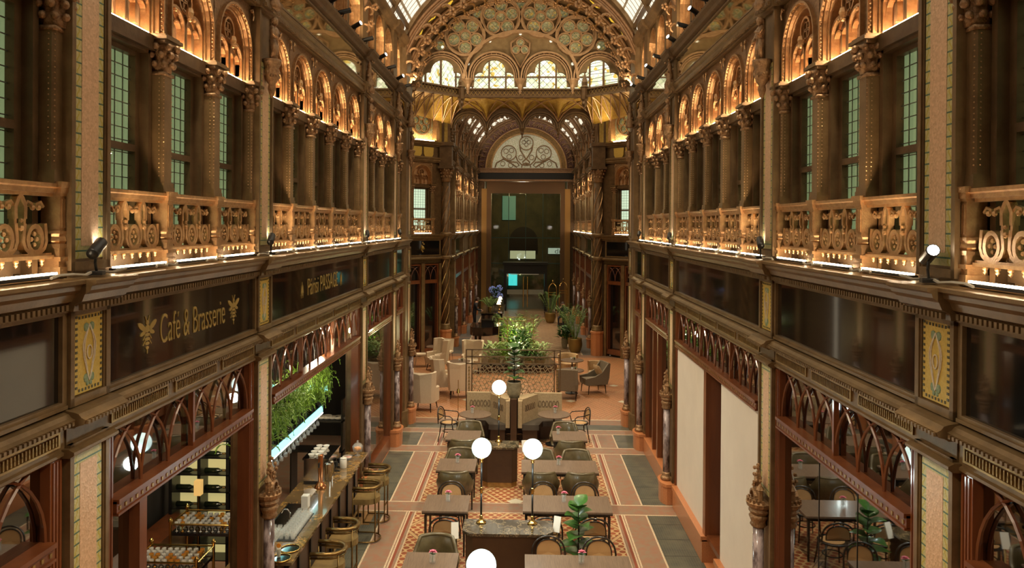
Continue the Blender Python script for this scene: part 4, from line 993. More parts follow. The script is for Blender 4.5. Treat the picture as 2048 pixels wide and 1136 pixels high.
# ---- far passage
m=MB()
for s in (-1,1):
    def fx(y,d): return s*(d-(.0 if s<0 else 0))+(.10+.14*(y-33)/15)
    for d0,d1,z0,z1 in ((3.36,3.5,0,10.4),(3.16,3.36,3.8,5.02),(3.16,3.36,8.0,8.86),(3.18,3.36,0,.3)):
        a0,a1=fx(31.4,d0),fx(31.4,d1); b0,b1=fx(48.2,d0),fx(48.2,d1); m.prism([(a0,31.4),(a1,31.4),(b1,48.2),(b0,48.2)] if s>0 else [(a1,31.4),(a0,31.4),(b0,48.2),(b1,48.2)],z0,z1)
struct('wall_far_passage',m,[bronze_d],'dark core walls of the passage beyond the hall','wall')
k=22
for s,sn in SIDES:
    xo=lambda y:.10+.14*(y-33)/15
    FP=[(33.2,.4),(37.2,.4),(41.2,.4),(45.2,.4)]
    for p,lab in ((P_BELT,'belt moulding'),(P_CORN,'ledge cornice'),(P_STR,'string course'),(P_UPC,'upper cornice'),(P_EAVE,'eaves moulding')):
        k+=1; mb=MB()
        for a,b,o in runs(s,31.6,48.1,FP): mb.prof([(s*(3.0+q[0]+o)+xo((a+b)/2),q[1]) for q in p],a,b)
        struct('trim_%d'%k,mb,bronze,lab+' of the passage beyond the hall, '+sn,'trim')
    for j,(y,w) in enumerate(FP):
        pier((s*3.03+xo(y),y,0),RZ(s),'slim mosaic pilaster beyond the hall, %s from the hall, %s'%(ORD(j),sn),'mosaic pilasters beyond the hall')
        stat((s*3.0+xo(y),y,0),RZ(s),'carved figure beyond the hall, %s from the hall, %s'%(ORD(j),sn),'carved figures beyond the hall')
    q=0
    for j in range(4):
        for i in range(3):
            y=33.2+.72+1.06*i+.2+4.0*j
            if y>47.9: continue
            P0=(s*3.0+xo(y),y,0); w='%s beyond the hall, %s'%(ORD(q),sn); q+=1
            arch(P0,RZ(s),'lit gallery arch, '+w,'lit arches beyond the hall'); bal(P0,RZ(s),'gilded balustrade panel, '+w,'balustrade panels beyond the hall')
            ledp(P0,RZ(s),'strip light under the balustrade, '+w,'strip lights beyond the hall'); led2p(P0,RZ(s),'arch foot strip light, '+w,'arch strip lights beyond the hall')
            Pc=(s*3.0+xo(y),y+MOD/2,0); col(Pc,RZ(s),'slender gallery column, '+w,'slender columns beyond the hall')
            uar(P0,RZ(s),'top storey arch, '+w,'top storey arches beyond the hall')
        a,b=33.4+4*j,min(37.0+4*j,47.9)
        if b-a>1:
            t=thing('far_shopfront','mahogany shopfront beyond the hall, %s from the hall, %s'%(ORD(j),sn),'shopfront',(s*3.0+xo((a+b)/2),(a+b)/2,0),RZ(s)); h=(b-a)/2
            m=MB(); m.box(.06,.3,-h,-h+.25,0,3.9); m.box(.06,.3,h-.25,h,0,3.9); m.box(.06,.3,-h,h,3.0,3.15); m.box(.06,.3,-h,h,0,.4)
            for e in range(9): m.box(.08,.12,-h+.25+(2*h-.5)*e/8-.02,-h+.25+(2*h-.5)*e/8+.02,3.15,3.8)
            part('mahogany_frame',m,mahog,t); part('shop_pane',MB().box(.2,.22,-h+.25,h-.25,.4,3.8),boardg if (s<0 and j==2) else blackglass,t)
            part('sign_band',MB().box(.1,.12,-h,h,4.12,4.78),bronze if j%2 else blackglass,t)
vault(31.4,48.1,.15,'the far passage',60)
for i,y in enumerate((31.9,35.5,39.2,43.0,46.6)): rib(y,3.15,.12+.12*(y-33)/15,'crocketed rib of the far vault, %s from the hall'%ORD(i),k=22)
# ---- end wall
XC=.24; YE=48.0
t=tag(ob('wall_back',None,None,(XC,YE,0),0),'end wall of copper and brown panels around the tall glass entrance','wall',None,'structure')
m=MB(); m.box(-3.2,-2.65,0,.35,0,8.2); m.box(2.65,3.2,0,.35,0,8.2); part('bronze_return',m,bronze_d,t)
m=MB(); m.box(-2.85,-2.52,-.12,.1,0,7.75); m.box(2.5,2.85,-.12,.1,0,7.75); part('gold_panel',m,gold_flat:=mat('flat_gold_panel',(.38,.21,.06),.5,.3),t)
m=MB(); m.box(-2.52,-2.22,-.1,.2,0,8.2); m.box(2.22,2.5,-.1,.2,0,8.2); m.box(-2.22,2.22,-.1,.2,7.45,8.2); part('brown_portal_frame',m,plaster_p:=mat('brown_portal_panel',(.16,.085,.035),.5,.1),t)
m=MB(); m.box(-3.08,3.08,-.35,.3,8.35,8.75); part('black_beam',m,black,t)
m=MB(); m.box(-3.1,3.1,-.38,.3,8.22,8.34); m.box(-3.1,3.1,-.38,.3,8.76,8.84); m.box(-3.05,3.05,-.3,.3,8.84,9.0); m.box(-3.1,3.1,-.36,.3,9.0,9.06); part('copper_beam_moulding',m,copper_d,t)
t=thing('tympanum','half-round end tympanum with knotted tracery and pale glass','tympanum',(XC,YE,9.06))
A=lambda r,n=40:[(r*cos(PI*i/n),r*sin(PI*i/n)) for i in range(n+1)]
part('end_wall_plate',MB().prism(A(3.6)[::-1] ,.1,.2,'y'),plaster_p,t)
m=MB(); m.band(A(2.18),A(2.26),-.25,.1,'y'); m.band(A(2.55),A(2.62),-.25,.1,'y'); part('arch_mouldings',m,copper,t)
m=MB(); m.band(A(2.26),A(2.55),-.12,.1,'y'); part('gold_band',m,gold_s,t)
m=MB(); 
for i in range(44): a=PI*(i+.5)/44; ring(m,2.405*cos(a),2.405*sin(a),.055,.085,-.18,-.1,8)
part('ring_frieze',m,copper_d,t)
m=MB(); m.band(A(2.62),A(3.05),-.10,.1,'y'); part('plum_band',m,mat('plum_brown_band',(.16,.075,.055),.6),t)
m=MB()
for i in range(30):
    a=PI*(i+.5)/30; m.tube([(2.72*cos(a-.02),-.15,2.72*sin(a-.02)),(2.88*cos(a),-.15,2.88*sin(a)),(2.76*cos(a+.03),-.15,2.76*sin(a+.03))],.035,5); m.ball((2.9*cos(a),-.15,2.9*sin(a)),.05,6)
part('crocket_frieze',m,carved,t)
part('pale_glass',MB().prism(A(2.18)[::-1],-.02,.05,'y'),st_pale,t)
m=MB()
def rg(cx,cz,r,w=.05): ring(m,cx,cz,r-w,r+w*.3,-.18,-.02,20)
rg(0,1.62,.46); rg(-1.12,.98,.50); rg(1.12,.98,.50); 
for q in (-1,1):
    m.tube([(q*.42,-.1,1.5),(q*.36,-.1,1.15),(q*.05,-.1,.65),(-q*.22,-.1,.42),(-q*.2,-.1,.22),(q*.05,-.1,.3)],.05,5)
    m.tube([(q*1.55,-.1,.75),(q*1.0,-.1,.42),(q*.6,-.1,.40),(q*.45,-.1,.2),(q*.6,-.1,.08),(q*1.0,-.1,.35),(q*1.45,-.1,.6),(q*1.9,-.1,.35),(q*2.0,-.1,.05)],.05,5)
    m.tube([(q*.66,-.1,.8),(q*.55,-.1,.5),(q*.3,-.1,.25),(0,-.1,.18)],.045,5)
    for cx,cz in ((.95,1.15),(1.3,1.1),(1.1,.75),(.35,.7),(1.5,.3),(1.0,.2)): ring(m,q*cx,cz,.13,.17,-.12,-.02,12)
for k in range(4): ring(m,.16*cos(k*PI/2),1.68+.16*sin(k*PI/2),.10,.135,-.12,-.02,12)
m.band(arc(0,.05,.25,0,PI,12),arc(0,.05,.33,0,PI,12),-.15,-.02,'y')
part('knotted_tracery',m,mat('sandstone_tracery',(.25,.16,.08),.55,.1,(.33,.22,.12),8),t)
# tall glass front
t=tag(ob('window_1',None,None,(XC,YE,0),0),'tall frameless glass front of the entrance, dark street behind','window',None,'structure')
part('glass_sheet',MB().box(-2.22,2.22,.05,.06,0,7.45),glassmat('entrance_glass',(.80,.76,.62),.02),t)
m=MB()
for x in (-1.1,.0,1.1): m.box(x-.02,x+.02,-.05,.05,3.0,7.5)
for z in (2.95,4.6): m.box(-2.22,2.22,.02,.08,z-.03,z+.03)
part('glass_fin',m,mat('green_glass_fin',(.03,.06,.045),.2),t)
t=tag(ob('door_1',None,None,(XC,YE,0),0),'black framed glass entrance box with double doors','door',None,'structure')
m=MB(); m.box(-1.36,-1.2,-1.0,.0,0,3.0); m.box(1.2,1.36,-1.0,0,0,3.0); m.box(-1.42,1.42,-1.1,0,2.92,3.06); m.box(-1.2,1.2,-1.0,-.9,2.35,2.92); part('door_frame',m,black,t)
part('lintel_plate',MB().box(-.95,.85,-1.03,-1.0,2.30,2.34),shirt,t)
for q in (-1,1):
    part('door_leaf',MB().box(*sorted((q*.02,q*1.18)),-.96,-.94,.02,2.35),glass,t)
    m=MB(); m.tube([(q*.13,-1.06,.25),(q*.13,-1.06,2.1)],.03,8); m.ball((q*.13,-1.06,2.14),.045,8); part('brass_handle',m,gold,t)
part('frosted_band',MB().box(-1.15,1.15,-.98,-.965,1.05,1.35),mat('frosted_band',(.20,.20,.15),.6),t)
# street behind the glass
m=MB(); m.box(-9,9,56,56.3,0,14)
struct('wall_street_facade',m,mat('night_stone_facade',(.09,.082,.042),.9,0,(.05,.05,.028),1.2),'dark stone house front across the street','wall')
t=thing('street_arch_window','dark round-headed shop window in the house across the street','window',(.1,55.95,0)); 
part('dark_glass',MB().prism([(p[0],p[1]) for p in arch_pts(1.05,3.3,5.3,14)][::-1],-.05,0,'y'),black,t); part('lit_panel',MB().box(-1.0,.9,-.1,-.05,2.9,3.5),emat('lit_window_panel',(.42,.50,.42),.45),t)
m=MB(); m.box(1.95,3.6,55.85,55.95,3.28,3.72); single('lit_shop_sign',m,emat('blue_grey_sign',(.30,.42,.48),.6),'pale lit sign with dark letters seen through the glass','sign')
m2=letter('dm',0,1,0,1,None,0,black,'t'); me=m2.data
for v in me.vertices: v.co=Vector((2.45+v.co.y*.75,55.83+v.co.x*.5,3.32+(v.co.z+.5)*.36))
m2.name='sign_letters'; m2['kind']='thing'; m2.parent=bpy.data.objects['lit_shop_sign']
for x,z0,z1,w in ((-1.0,5.8,7.6,.5),(3.6,5.9,7.8,.55),(3.9,.4,2.8,.8)):
    single('lit_street_window',MB().box(x-w,x+w,55.85,55.95,z0,z1),emat('teal_street_window',(.08,.22,.20),.3),'%s teal-lit window across the street'%('lower tall' if z0<1 else ('upper narrow' if x<0 else 'upper wide')),'window')
single('neon_display',MB().box(-1.0,-.35,55.7,55.8,.9,2.0),emat('cyan_neon',(.05,.55,.8),1.2),'cyan neon display seen through the entrance doors','display')
single('street_tube_light',MB().tube([(2.95,50.5,4.9),(3.1,50.5,4.0)],.05,6),emat('tube_white',(.9,.85,.8),5),'white tube light hanging behind the entrance glass','lamp')
m=MB(); m.box(-9,-8.8,48.4,56.3,0,14); m.box(8.8,9,48.4,56.3,0,14); m.box(-9,9,48.4,56.3,13.8,14); m.box(-9,-3.5,48.35,48.45,0,14); m.box(3.5,9,48.35,48.45,0,14); m.box(-9,9,48.35,48.45,8.4,14)  # side walls and roof added round the street to block world light
struct('wall_street_light_block',m,darkgap,'dark box added around the street to keep outside light off','wall')
# ============================================================ LAMPS ON THE LEDGES
def mk_spot():
    t=thing('spotlight','x','spotlight')      # beam leaves along +y, slightly up
    m=MB(); m.box(-.05,.05,-.04,.04,0,.03); m.tube([(0,0,.03),(0,-.03,.09),(0,.0,.16)],.010,6); part('bracket',m,black,t)
    m=MB(); m.lathe([(.036,-.11),(.042,-.10),(.042,.08),(.045,.10),(.045,.115)],(0,0,0),12,'y',caps=True); M_=Matrix.Translation((0,0,.19))@Matrix.Rotation(.35,4,'X'); m.xf(M_); part('spot_body',m,black,t,True)
    m=MB(); m.lathe([(.038,.1165),(.001,.1175)],(0,0,0),12,'y',caps=False); m.xf(M_); part('lens',m,spot_m,t); return t
sp=Proto(mk_spot)
for s,sn in SIDES:
    for i,y in enumerate((5.30,9.02,14.62,18.45)):
        sp(on(s,2.96,y,5.02),(-.25 if s>0 else .25) + (PI if (s>0 and i==0) else 0),'small black spotlight on the ledge, at the foot of the %s pilaster, %s'%(ORD(i),sn),'spotlights on the ledges')
    for i,y in enumerate((12.0,12.7,13.6,14.6,16.1,17.2,18.4,19.5)):
        o=sp(on(s,2.98,y,8.85),RZ(s)+PI/2+(.5 if i%2 else -.4),'small black spotlight on the upper cornice, %s from the front, %s'%(ORD(i),sn),'spotlights on the upper cornice')
    m=MB()
    for a,b in ((4.8,5.75),(6.2,6.6),(7.2,7.7),(8.6,9.4),(9.7,10.1),(10.8,11.2),(11.9,12.3),(14.2,15.1)):
        m.tube([(s*(2.97+.02*sin(j*1.7)),a+(b-a)*j/8,5.03+(.012 if j%3 else 0)) for j in range(9)],.011,5)
    single('cable',m,mat('pale_cable',(.32,.28,.22),.6),'pale cable trailing along the ledge between strip lights, '+sn,'cable')
def spotlamp(loc,aim,e,ang,col=(1,.72,.42),sz=.06):
    l=bpy.data.lights.new('spot_beam','SPOT'); l.energy=e; l.spot_size=ang; l.spot_blend=.6; l.color=col; l.shadow_soft_size=sz
    o=bpy.data.objects.new('spot_beam',l); C.objects.link(o); o.location=loc; o.rotation_euler=(Vector(aim)-Vector(loc)).to_track_quat('-Z','Y').to_euler(); return o
for s in (-1,1):
    for y in (13.6,16.1,18.4): spotlamp((s*2.85,y,9.0),(s*1.9,y+5,12.3),60,1.4)
    for y in (5.45,9.2): spotlamp((s*2.9,y+.2,5.25),(s*3.05,y+3,7.2),25,1.2)
    spotlamp((s*2.9,19.7,9.1),(s*1.0,22.3,11.2),60,1.5,(1,.78,.5)); spotlamp((s*2.9,20.0,9.0),(-s*1.2,22.3,11.0),45,1.4,(1,.78,.5))
    spotlamp((s*3.6,30.1,9.1),(s*1.0,30.0,11.5),50,1.9,(1,.78,.42))
for s in (-1,1):      # cornice spotlights that point down at the tables
    for i,y in enumerate((-1.0,3.0,7.0,10.5,13.6,16.1,18.4)):
        spotlamp((s*2.75,y,8.98),(-s*.9,y+1.2,0),(480 if i<2 else 340),1.35,(1,.83,.58),.12)
    for y in (32.5,36.5,41): spotlamp((s*2.6+.15,y,8.98),(-s*.5,y+1.5,0),260,1.3,(1,.80,.56),.12)
    spotlamp((s*3.7,29.9,8.95),(-s*.8,25.5,0),650,1.3,(1,.80,.56),.12)
# ============================================================ FURNITURE
def leaf(m,b,d,L_,w,droop=.25,n=5,up=(0,0,1),fold=.25):
    b=Vector(b); d=Vector(d).normalized(); side=d.cross(Vector(up)); side=side.normalized() if side.length>1e-4 else Vector((1,0,0)); nn=side.cross(d)
    c=[];
    for i in range(n+1):
        f=i/n; p=b+d*L_*f-Vector((0,0,1))*droop*L_*f*f; wd=w*(sin(PI*min(1,f**.75*.97+.02)))*.5+.001
        c+=[tuple(p-side*wd+nn*wd*fold),tuple(p),tuple(p+side*wd+nn*wd*fold)]
    m.add(c,[(3*i+k,3*i+k+1,3*i+k+4,3*i+k+3) for i in range(n) for k in (0,1)])
def frond(m,b,az,L_,rise,nl=16,ll=.25,w=.03,curl=1.0,seed=0):
    b=Vector(b); P=[]
    for i in range(nl+1):
        f=i/nl; r=L_*(sin(f*1.3)/sin(1.3)); z=rise*sin(f*PI*.62*curl)*1.0; P.append(b+Vector((cos(az)*r*.9,sin(az)*r*.9,z)))
    m.tube(P,[.008*(1-.7*i/nl)+.002 for i in range(nl+1)],3)
    for i in range(2,nl+1):
        t=(P[i]-P[i-1]).normalized(); sd=t.cross(Vector((0,0,1))).normalized(); l=ll*sin(PI*(.12+.85*i/nl))
        for q in (-1,1): leaf(m,P[i],t*.75+sd*q*.8+Vector((0,0,.12)),l,w,.35,2)
def pot(t,r,h,m=None,z=0):
    mb=MB(); mb.lathe([(r*.62,z),(r*.82,z+h*.15),(r,z+h*.5),(r*.95,z+h*.9),(r,z+h),(r*.88,z+h),(r*.85,z+h*.88)],n=18,caps=False); mb.lathe([(r*.62,z),(.001,z)],n=18,caps=False); part('pot',mb,m or ceramic,t,True)
    mb=MB(); mb.lathe([(r*.87,z+h*.9),(.001,z+h*.92)],n=16,caps=False); part('soil',mb,darkgap,t)
def mk_fiddle(h,nl,pr,ph,z0=0,seed=1):
    rnd=random.Random(seed)
    t=thing('potted_fig','x','potted plant'); pot(t,pr,ph,ceramic,z0)
    m=MB(); m.tube([(0,0,z0+ph*.85),(.01,.01,z0+ph+h*.5),(0,0,z0+ph+h*.9)],[.014,.011,.006],6); part('stem',m,dbrown,t)
    m=MB()
    for i in range(nl):
        f=i/(nl-1); a=i*2.4; z=z0+ph+h*(.05+.85*f); e=.25+.9*f*f
        leaf(m,(0,0,z),(cos(a),sin(a),e),(.37-.10*f)*rnd.uniform(.85,1.1),.27,.28,6)
    part('leaves',m,leaf_m,t,True); return t
def mk_palm(h,nf,pr,ph,seed=1,L_=.75,m_=None):
    rnd=random.Random(seed); t=thing('potted_palm','x','potted plant'); pot(t,pr,ph,mat('brass_pot',(.30,.20,.06),.4,.6) if 'brass_pot' not in bpy.data.materials else bpy.data.materials['brass_pot'])
    m=MB()
    for i in range(nf):
        a=i*2.4+rnd.uniform(-.3,.3); k=rnd.uniform(.6,1); frond(m,(.04*cos(a),.04*sin(a),ph*.9),a,L_*k,h*rnd.uniform(.75,1.05)*(1.15-.4*k),14,.26,.028,rnd.uniform(.8,1.1))
    part('fronds',m,m_ or palm_m,t); return t
# ---- tables
def mk_table(w,d):
    t=thing('dining_table','x','table'); m=MB(); m.box(-w/2,w/2,-d/2,d/2,.722,.75); part('table_top',m,wood,t)
    m=MB(); m.box(-w/2,w/2,-d/2,d/2,.700,.722); m.box(-w/2+.04,w/2-.04,-d/2+.04,d/2-.04,.66,.70); part('apron',m,blackw,t)
    for a in (-1,1):
        for b in (-1,1):
            m=MB(); x,y=a*(w/2-.055),b*(d/2-.055); m.add([(x-.022,y-.022,.66),(x+.022,y-.022,.66),(x+.022,y+.022,.66),(x-.022,y+.022,.66),(x-.014,y-.014,0),(x+.014,y-.014,0),(x+.014,y+.014,0),(x-.014,y+.014,0)],[(0,1,2,3),(7,6,5,4),(0,4,5,1),(1,5,6,2),(2,6,7,3),(3,7,4,0)]); part('leg',m,blackw,t)
    return t
def mk_round(r):
    t=thing('round_table','x','table'); m=MB(); m.lathe([(r-.01,.72),(r,.73),(r,.745),(r-.008,.75),(.001,.75)],n=32,caps=False); m.lathe([(.001,.72),(r-.01,.72)],n=32,caps=False); part('table_top',m,wood,t)
    m=MB(); m.lathe([(.03,.03),(.022,.1),(.022,.68),(.06,.72)],n=10); part('pedestal',m,black,t,True); m=MB(); m.lathe([(.21,0),(.21,.015),(.05,.035),(.03,.04)],n=20); part('foot_disc',m,black,t); return t
tb1=Proto(lambda:mk_table(.74,.74)); tb2=Proto(lambda:mk_table(1.46,.74)); rt=Proto(lambda:mk_round(.40)); rts=Proto(lambda:mk_round(.33))
def mk_vase():
    t=thing('flower_vase','x','vase'); m=MB(); m.lathe([(.028,0),(.030,.01),(.026,.03),(.024,.07),(.030,.10),(.031,.10),(.026,.07),(.024,.03),(.001,.02)],n=12,caps=False); part('glass_vase',m,drinkglass,t,True)
    m=MB(); m.tube([(0,0,.01),(.004,0,.11)],.004,5); leaf(m,(0,0,.08),(1,.3,.7),.05,.02); leaf(m,(0,0,.09),(-1,.2,.7),.045,.02); part('flower_stem',m,leaf_m,t)
    m=MB()
    for k in range(14):
        a=k*2.4; r=.012+.0018*k; leaf(m,(.004,0,.115),(cos(a),sin(a),1.3-.09*k),.030+.0012*k,.036,.12,3,fold=.5)
    m.ball((.004,0,.13),.014,8); part('blossom',m,pinkm,t,True); return t
vs_=Proto(mk_vase)
# ---- chairs (front faces +y)
def mk_cane(arms=False):
    t=thing('cane_chair','x','chair'); n=20
    hoop=[(.245*cos(PI*i/n)*1.0,-.19-.06*sin(PI*i/n),.46+.36*sin(PI*i/n)**.5) for i in range(n+1)]
    m=MB(); m.tube(hoop,.015,7); part('back_hoop',m,blackw,t,True)
    ih=[(.185*cos(PI*i/n),-.205-.045*sin(PI*i/n),.54+.235*sin(PI*i/n)**.55) for i in range(n+1)]
    m=MB(); m.tube(ih+[ih[0]],.011,6); hp=part('inner_hoop',m,blackw,t,True)
    c=[tuple(p) for p in ih]; m=MB(); m.add(c+[(0,-.225,.60)],[(i,i+1,len(c)) for i in range(len(c)-1)]+[(len(c)-1,0,len(c))]); m.add([(p[0],p[1]-.005,p[2]) for p in c+[(0,-.225,.60)]],[(i+1,i,len(c)) for i in range(len(c)-1)]+[(0,len(c)-1,len(c))]); part('cane_back',m,cane,hp)
    m=MB(); m.lathe([(.225,.435),(.235,.45),(.225,.465),(.18,.465),(.18,.435),(.225,.435)],n=24,caps=False); sr_=part('seat_ring',m,blackw,t,True)
    m=MB(); m.lathe([(.183,.455),(.001,.452)],n=24,caps=False); m.lathe([(.001,.446),(.183,.449)],n=24,caps=False); part('cane_seat',m,cane,sr_)
    for a in (-1,1):
        for b in (-1,1):
            m=MB(); m.tube([(a*.16,b*.15,.44),(a*.175,b*.175,.22),(a*.20,b*.215,.0)],[.016,.014,.012],6); part('leg',m,blackw,t,True)
    m=MB(); m.tube([(.15*cos(2*PI*i/20),.15*sin(2*PI*i/20),.24) for i in range(20)],.010,5,True); part('stretcher_ring',m,blackw,t,True)
    if arms:
        for a in (-1,1):
            m=MB(); m.tube([(a*.19,-.20,.70),(a*.26,-.05,.68),(a*.27,.12,.67),(a*.25,.18,.62),(a*.20,.15,.46)],.013,6); part('arm',m,blackw,t,True)
    return t
cc=Proto(mk_cane); ca=Proto(lambda:mk_cane(True))
def shell(m,r,z0,z1f,a0,a1,th=.05,n=16,sx=1,sy=1,cy=0,flare=.04):   # curved backrest shell round the seat
    v=[];k=0
    for i in range(n+1):
        a=a0+(a1-a0)*i/n; z1=z1f(a)
        for rr,z in ((r,z0),(r+flare*.6,(z0+z1)/2),(r+flare,z1),(r+flare+th*.5,z1+.018),(r+flare+th,z1),(r+th,z0)):
            v.append((rr*cos(a)*sx,cy+rr*sin(a)*sy,z))
    f=[(i*6+j,i*6+(j+1)%6,(i+1)*6+(j+1)%6,(i+1)*6+j) for i in range(n) for j in range(6)]+[tuple(range(6)),tuple(n*6+j for j in range(6))[::-1]]
    m.add(v,f)
def mk_tub():
    t=thing('leather_armchair','x','chair'); m=MB(); shell(m,.24,.36,lambda a:.79-.26*max(0,abs(cos(a))-.72)/.28,-PI*1.06,PI*.06,.055,18,1.05,1,0,.05); cb=part('curved_backrest',m,leather,t,True)
    m=MB(); m.tube([(1.05*(.315)*cos(a),.315*sin(a),.80-.26*max(0,abs(cos(a))-.72)/.28) for a in [-PI*1.06+PI*1.12*i/18 for i in range(19)]],.030,8); part('rolled_top',m,leather,cb,True)
    m=MB(); m.prism([(.26*cos(a)*(1 if sin(a)<0 else 1),.25*sin(a) if sin(a)<0 else min(.26,.40*sin(a))) for a in [2*PI*i/20 for i in range(20)]],.36,.47); part('seat',m,leather,t)
    m=MB()
    for i in range(22): a=-PI*.98+PI*.96*i/21; m.ball((.302*1.05*cos(a),.302*sin(a),.40),.007,5)
    part('brass_nails',m,gold,cb)
    for a in (-1,1):
        for b in (-1,1): m=MB(); m.tube([(a*.2,b*.19,.37),(a*.215,b*.225,0)],[.02,.012],6); part('leg',m,blackw,t)
    return t
tub=Proto(mk_tub)
def chairs(pr,x,y,d,what,grp,near=True,far=True,no=.19,fo=.20):
    if far: pr((x,y+d/2+fo,0),PI,'%s, on the far side'%what,grp)
    if near: pr((x,y-d/2+no-.34,0),0,'%s, on the near side'%what,grp)
G='dining tables'
tb1((-1.13,12.42,0),0,'square dark wood table beside the front marble-topped partition, bar side',G); tb1((-1.14,14.42,0),0,'square dark wood table second from the front, bar side',G)
tb1((-1.17,16.46,0),0,'square dark wood table just before the round booth table, bar side',G); tb1((-1.13,10.16,0),0,'square dark wood table at the bottom frame edge, bar side',G)
tb1((1.16,16.52,0),0,'square dark wood table just before the round booth table, boarded shop side',G)
tb2((.84,14.42,0),0,'long dark wood table for four between leather chairs',G); tb2((.87,12.48,0),0,'long dark wood table for four behind the leafy fig',G); tb2((.90,10.16,0),0,'long dark wood table for four at the bottom frame edge',G)
cg='bentwood cane chairs'; lg='olive leather armchairs'
cc((-1.13,13.02,0),PI,'bentwood cane chair behind the bar-side table that stands next to the front partition',cg); cc((-1.10,11.88,0),0.06,'bentwood cane chair tucked in front of the square table next to the front partition',cg)
for x,w in ((.50,'lamp-side'),(1.24,'shop-side')):
    cc((x,13.08,0),PI,'bentwood cane chair behind the long table by the fig, %s seat'%w,cg); cc((x+.02,11.92,0),0,'bentwood cane chair in front of the long table by the fig, %s seat'%w,cg); cc((x+.02,10.74,0),PI,'bentwood cane chair behind the long table at the bottom edge, %s seat'%w,cg)
    tub((x-.02,15.02,0),PI,'olive leather armchair behind the long leather-chair table, %s seat'%w,lg); tub((x-.02,14.10,0),0,'olive leather armchair in front of the long leather-chair table, %s seat'%w,lg)
tub((-1.13,10.72,0),PI,'olive leather armchair behind the table at the bottom edge, bar side',lg)
tub((-1.13,15.02,0),PI,'olive leather armchair behind the second square table, bar side',lg); tub((-1.14,14.06,0),0,'olive leather armchair in front of the second square table, bar side',lg)
tub((-1.1,17.12,0),PI,'olive leather armchair between square table and round booth table, bar side',lg); tub((-1.14,16.12,0),0,'olive leather armchair in front of the third square table, bar side',lg)
tub((1.1,17.16,0),PI,'olive leather armchair between square table and round booth table, shop side',lg); tub((1.16,16.14,0),0,'olive leather armchair in front of the lone square table, shop side',lg)
rt((-1.04,18.33,0),0,'round dark table of the booth, bar side','round booth tables'); rt((.90,18.42,0),0,'round dark table of the booth, boarded shop side','round booth tables')
ca((-1.72,18.62,0),-PI/2-.25,'bentwood armchair beside the round booth table, bar side','bentwood armchairs'); ca((1.55,18.75,0),PI/2+.2,'bentwood armchair beside the round booth table, boarded shop side','bentwood armchairs')
for x,y,l in ((-1.10,10.20,'bottom-edge square table'),(-1.12,12.5,'square table next to the front partition'),(-1.14,14.52,'second square table, bar side'),(.83,14.48,'long table between leather chairs'),(.83,12.55,'long table behind the fig'),(.95,10.28,'long table at the bottom edge'),(-1.12,18.38,'round booth table, bar side'),(.93,18.50,'round booth table, shop side'),(.92,16.62,'lone square table, shop side')):
    vs_((x,y,.751),0,'small glass vase with a pink blossom on the '+l,'flower vases on the tables',(1.45,1.45,1.3))
# ---- marble-topped partitions with globe lamps
def mk_part(w,d,cx,cy,label,ch=.12):
    t=thing('partition_cabinet',label,'partition',(cx,cy,0))
    P=[(-w/2,d/2),(-w/2,-d/2+ch),(-w/2+ch,-d/2),(w/2-ch,-d/2),(w/2,-d/2+ch),(w/2,d/2)]
    S=lambda k:[(x*k,y*k) for x,y in P]
    part('cabinet_body',MB().prism(S(.93),.10,.79),dbrown,t); part('brass_plinth',MB().prism(S(.90),0,.10),gold_s,t)
    part('marble_top',MB().prism(P,.79,.83),dmarble,t); return t
mk_part(1.36,.55,-.085,11.28,'dark brown partition cabinet with marble top carrying two globe lamps'); mk_part(.78,.5,-.34,15.55,'smaller dark brown partition cabinet before the booth with one globe lamp'); mk_part(1.3,.5,-.10,7.40,'partition cabinet below the frame edge that carries the lowest globe lamp')
def mk_globe():
    t=thing('globe_lamp','x','lamp'); m=MB(); m.lathe([(.075,0),(.08,.01),(.055,.03),(.03,.05),(.022,.09),(.03,.10),(.016,.12)],n=16); part('brass_foot',m,gold,t,True)
    m=MB(); m.lathe([(.015,.11),(.015,.46)],n=10); m.lathe([(.015,.54),(.015,.93)],n=10); part('black_pole',m,black,t,True)
    m=MB(); m.lathe([(.016,.45),(.026,.465),(.02,.48),(.034,.50),(.02,.52),(.026,.535),(.016,.55)],n=12); part('brass_knot',m,gold,t,True)
    m=MB(); m.lathe([(.016,.92),(.03,.94),(.02,.96),(.045,.985),(.05,1.0)],n=12); part('brass_collar',m,gold,t,True)
    m=MB(); m.ball((0,0,1.145),.152,28); part('opal_globe',m,globe_m,t,True); return t
gl=Proto(mk_globe)
for x,y,l in ((-.50,11.42,'bar-side one of the pair on the front partition'),(.285,11.42,'shop-side one of the pair on the front partition'),(-.375,15.72,'single one on the partition before the booth'),(-.28,7.48,'lowest one, cut by the bottom frame edge')):
    gl((x,y,.832),0,'white globe lamp on black pole, '+l,'globe lamps')
# ---- menu stands
def mk_menu():
    t=thing('menu_stand','x','menu stand'); m=MB(); m.lathe([(.11,0),(.11,.012),(.012,.03),(.012,.75)],n=16); part('stand_pole',m,gold_s,t,True); m=MB(); m.box(-.055,.055,-.010,.010,.74,.97); m.xf(Matrix.Translation((0,0,.85))@Matrix.Rotation(-.35,4,'X')@Matrix.Translation((0,0,-.85))); part('white_card',m,paper,t); return t
mn=Proto(mk_menu)
mn((-.87,11.05,0),.1,'white menu card on a slim stand at the bar side of the front partition','menu stands'); mn((.66,11.35,0),-.4,'white menu card on a slim stand between front partition and fig','menu stands'); mn((.17,15.35,0),.2,'white menu card on a slim stand beside the smaller partition','menu stands')
fg=Proto(lambda:mk_fiddle(.95,17,.17,.30,0,3)); fg((.98,11.32,0),0,'fiddle-leaf fig in a pot between the two long tables')
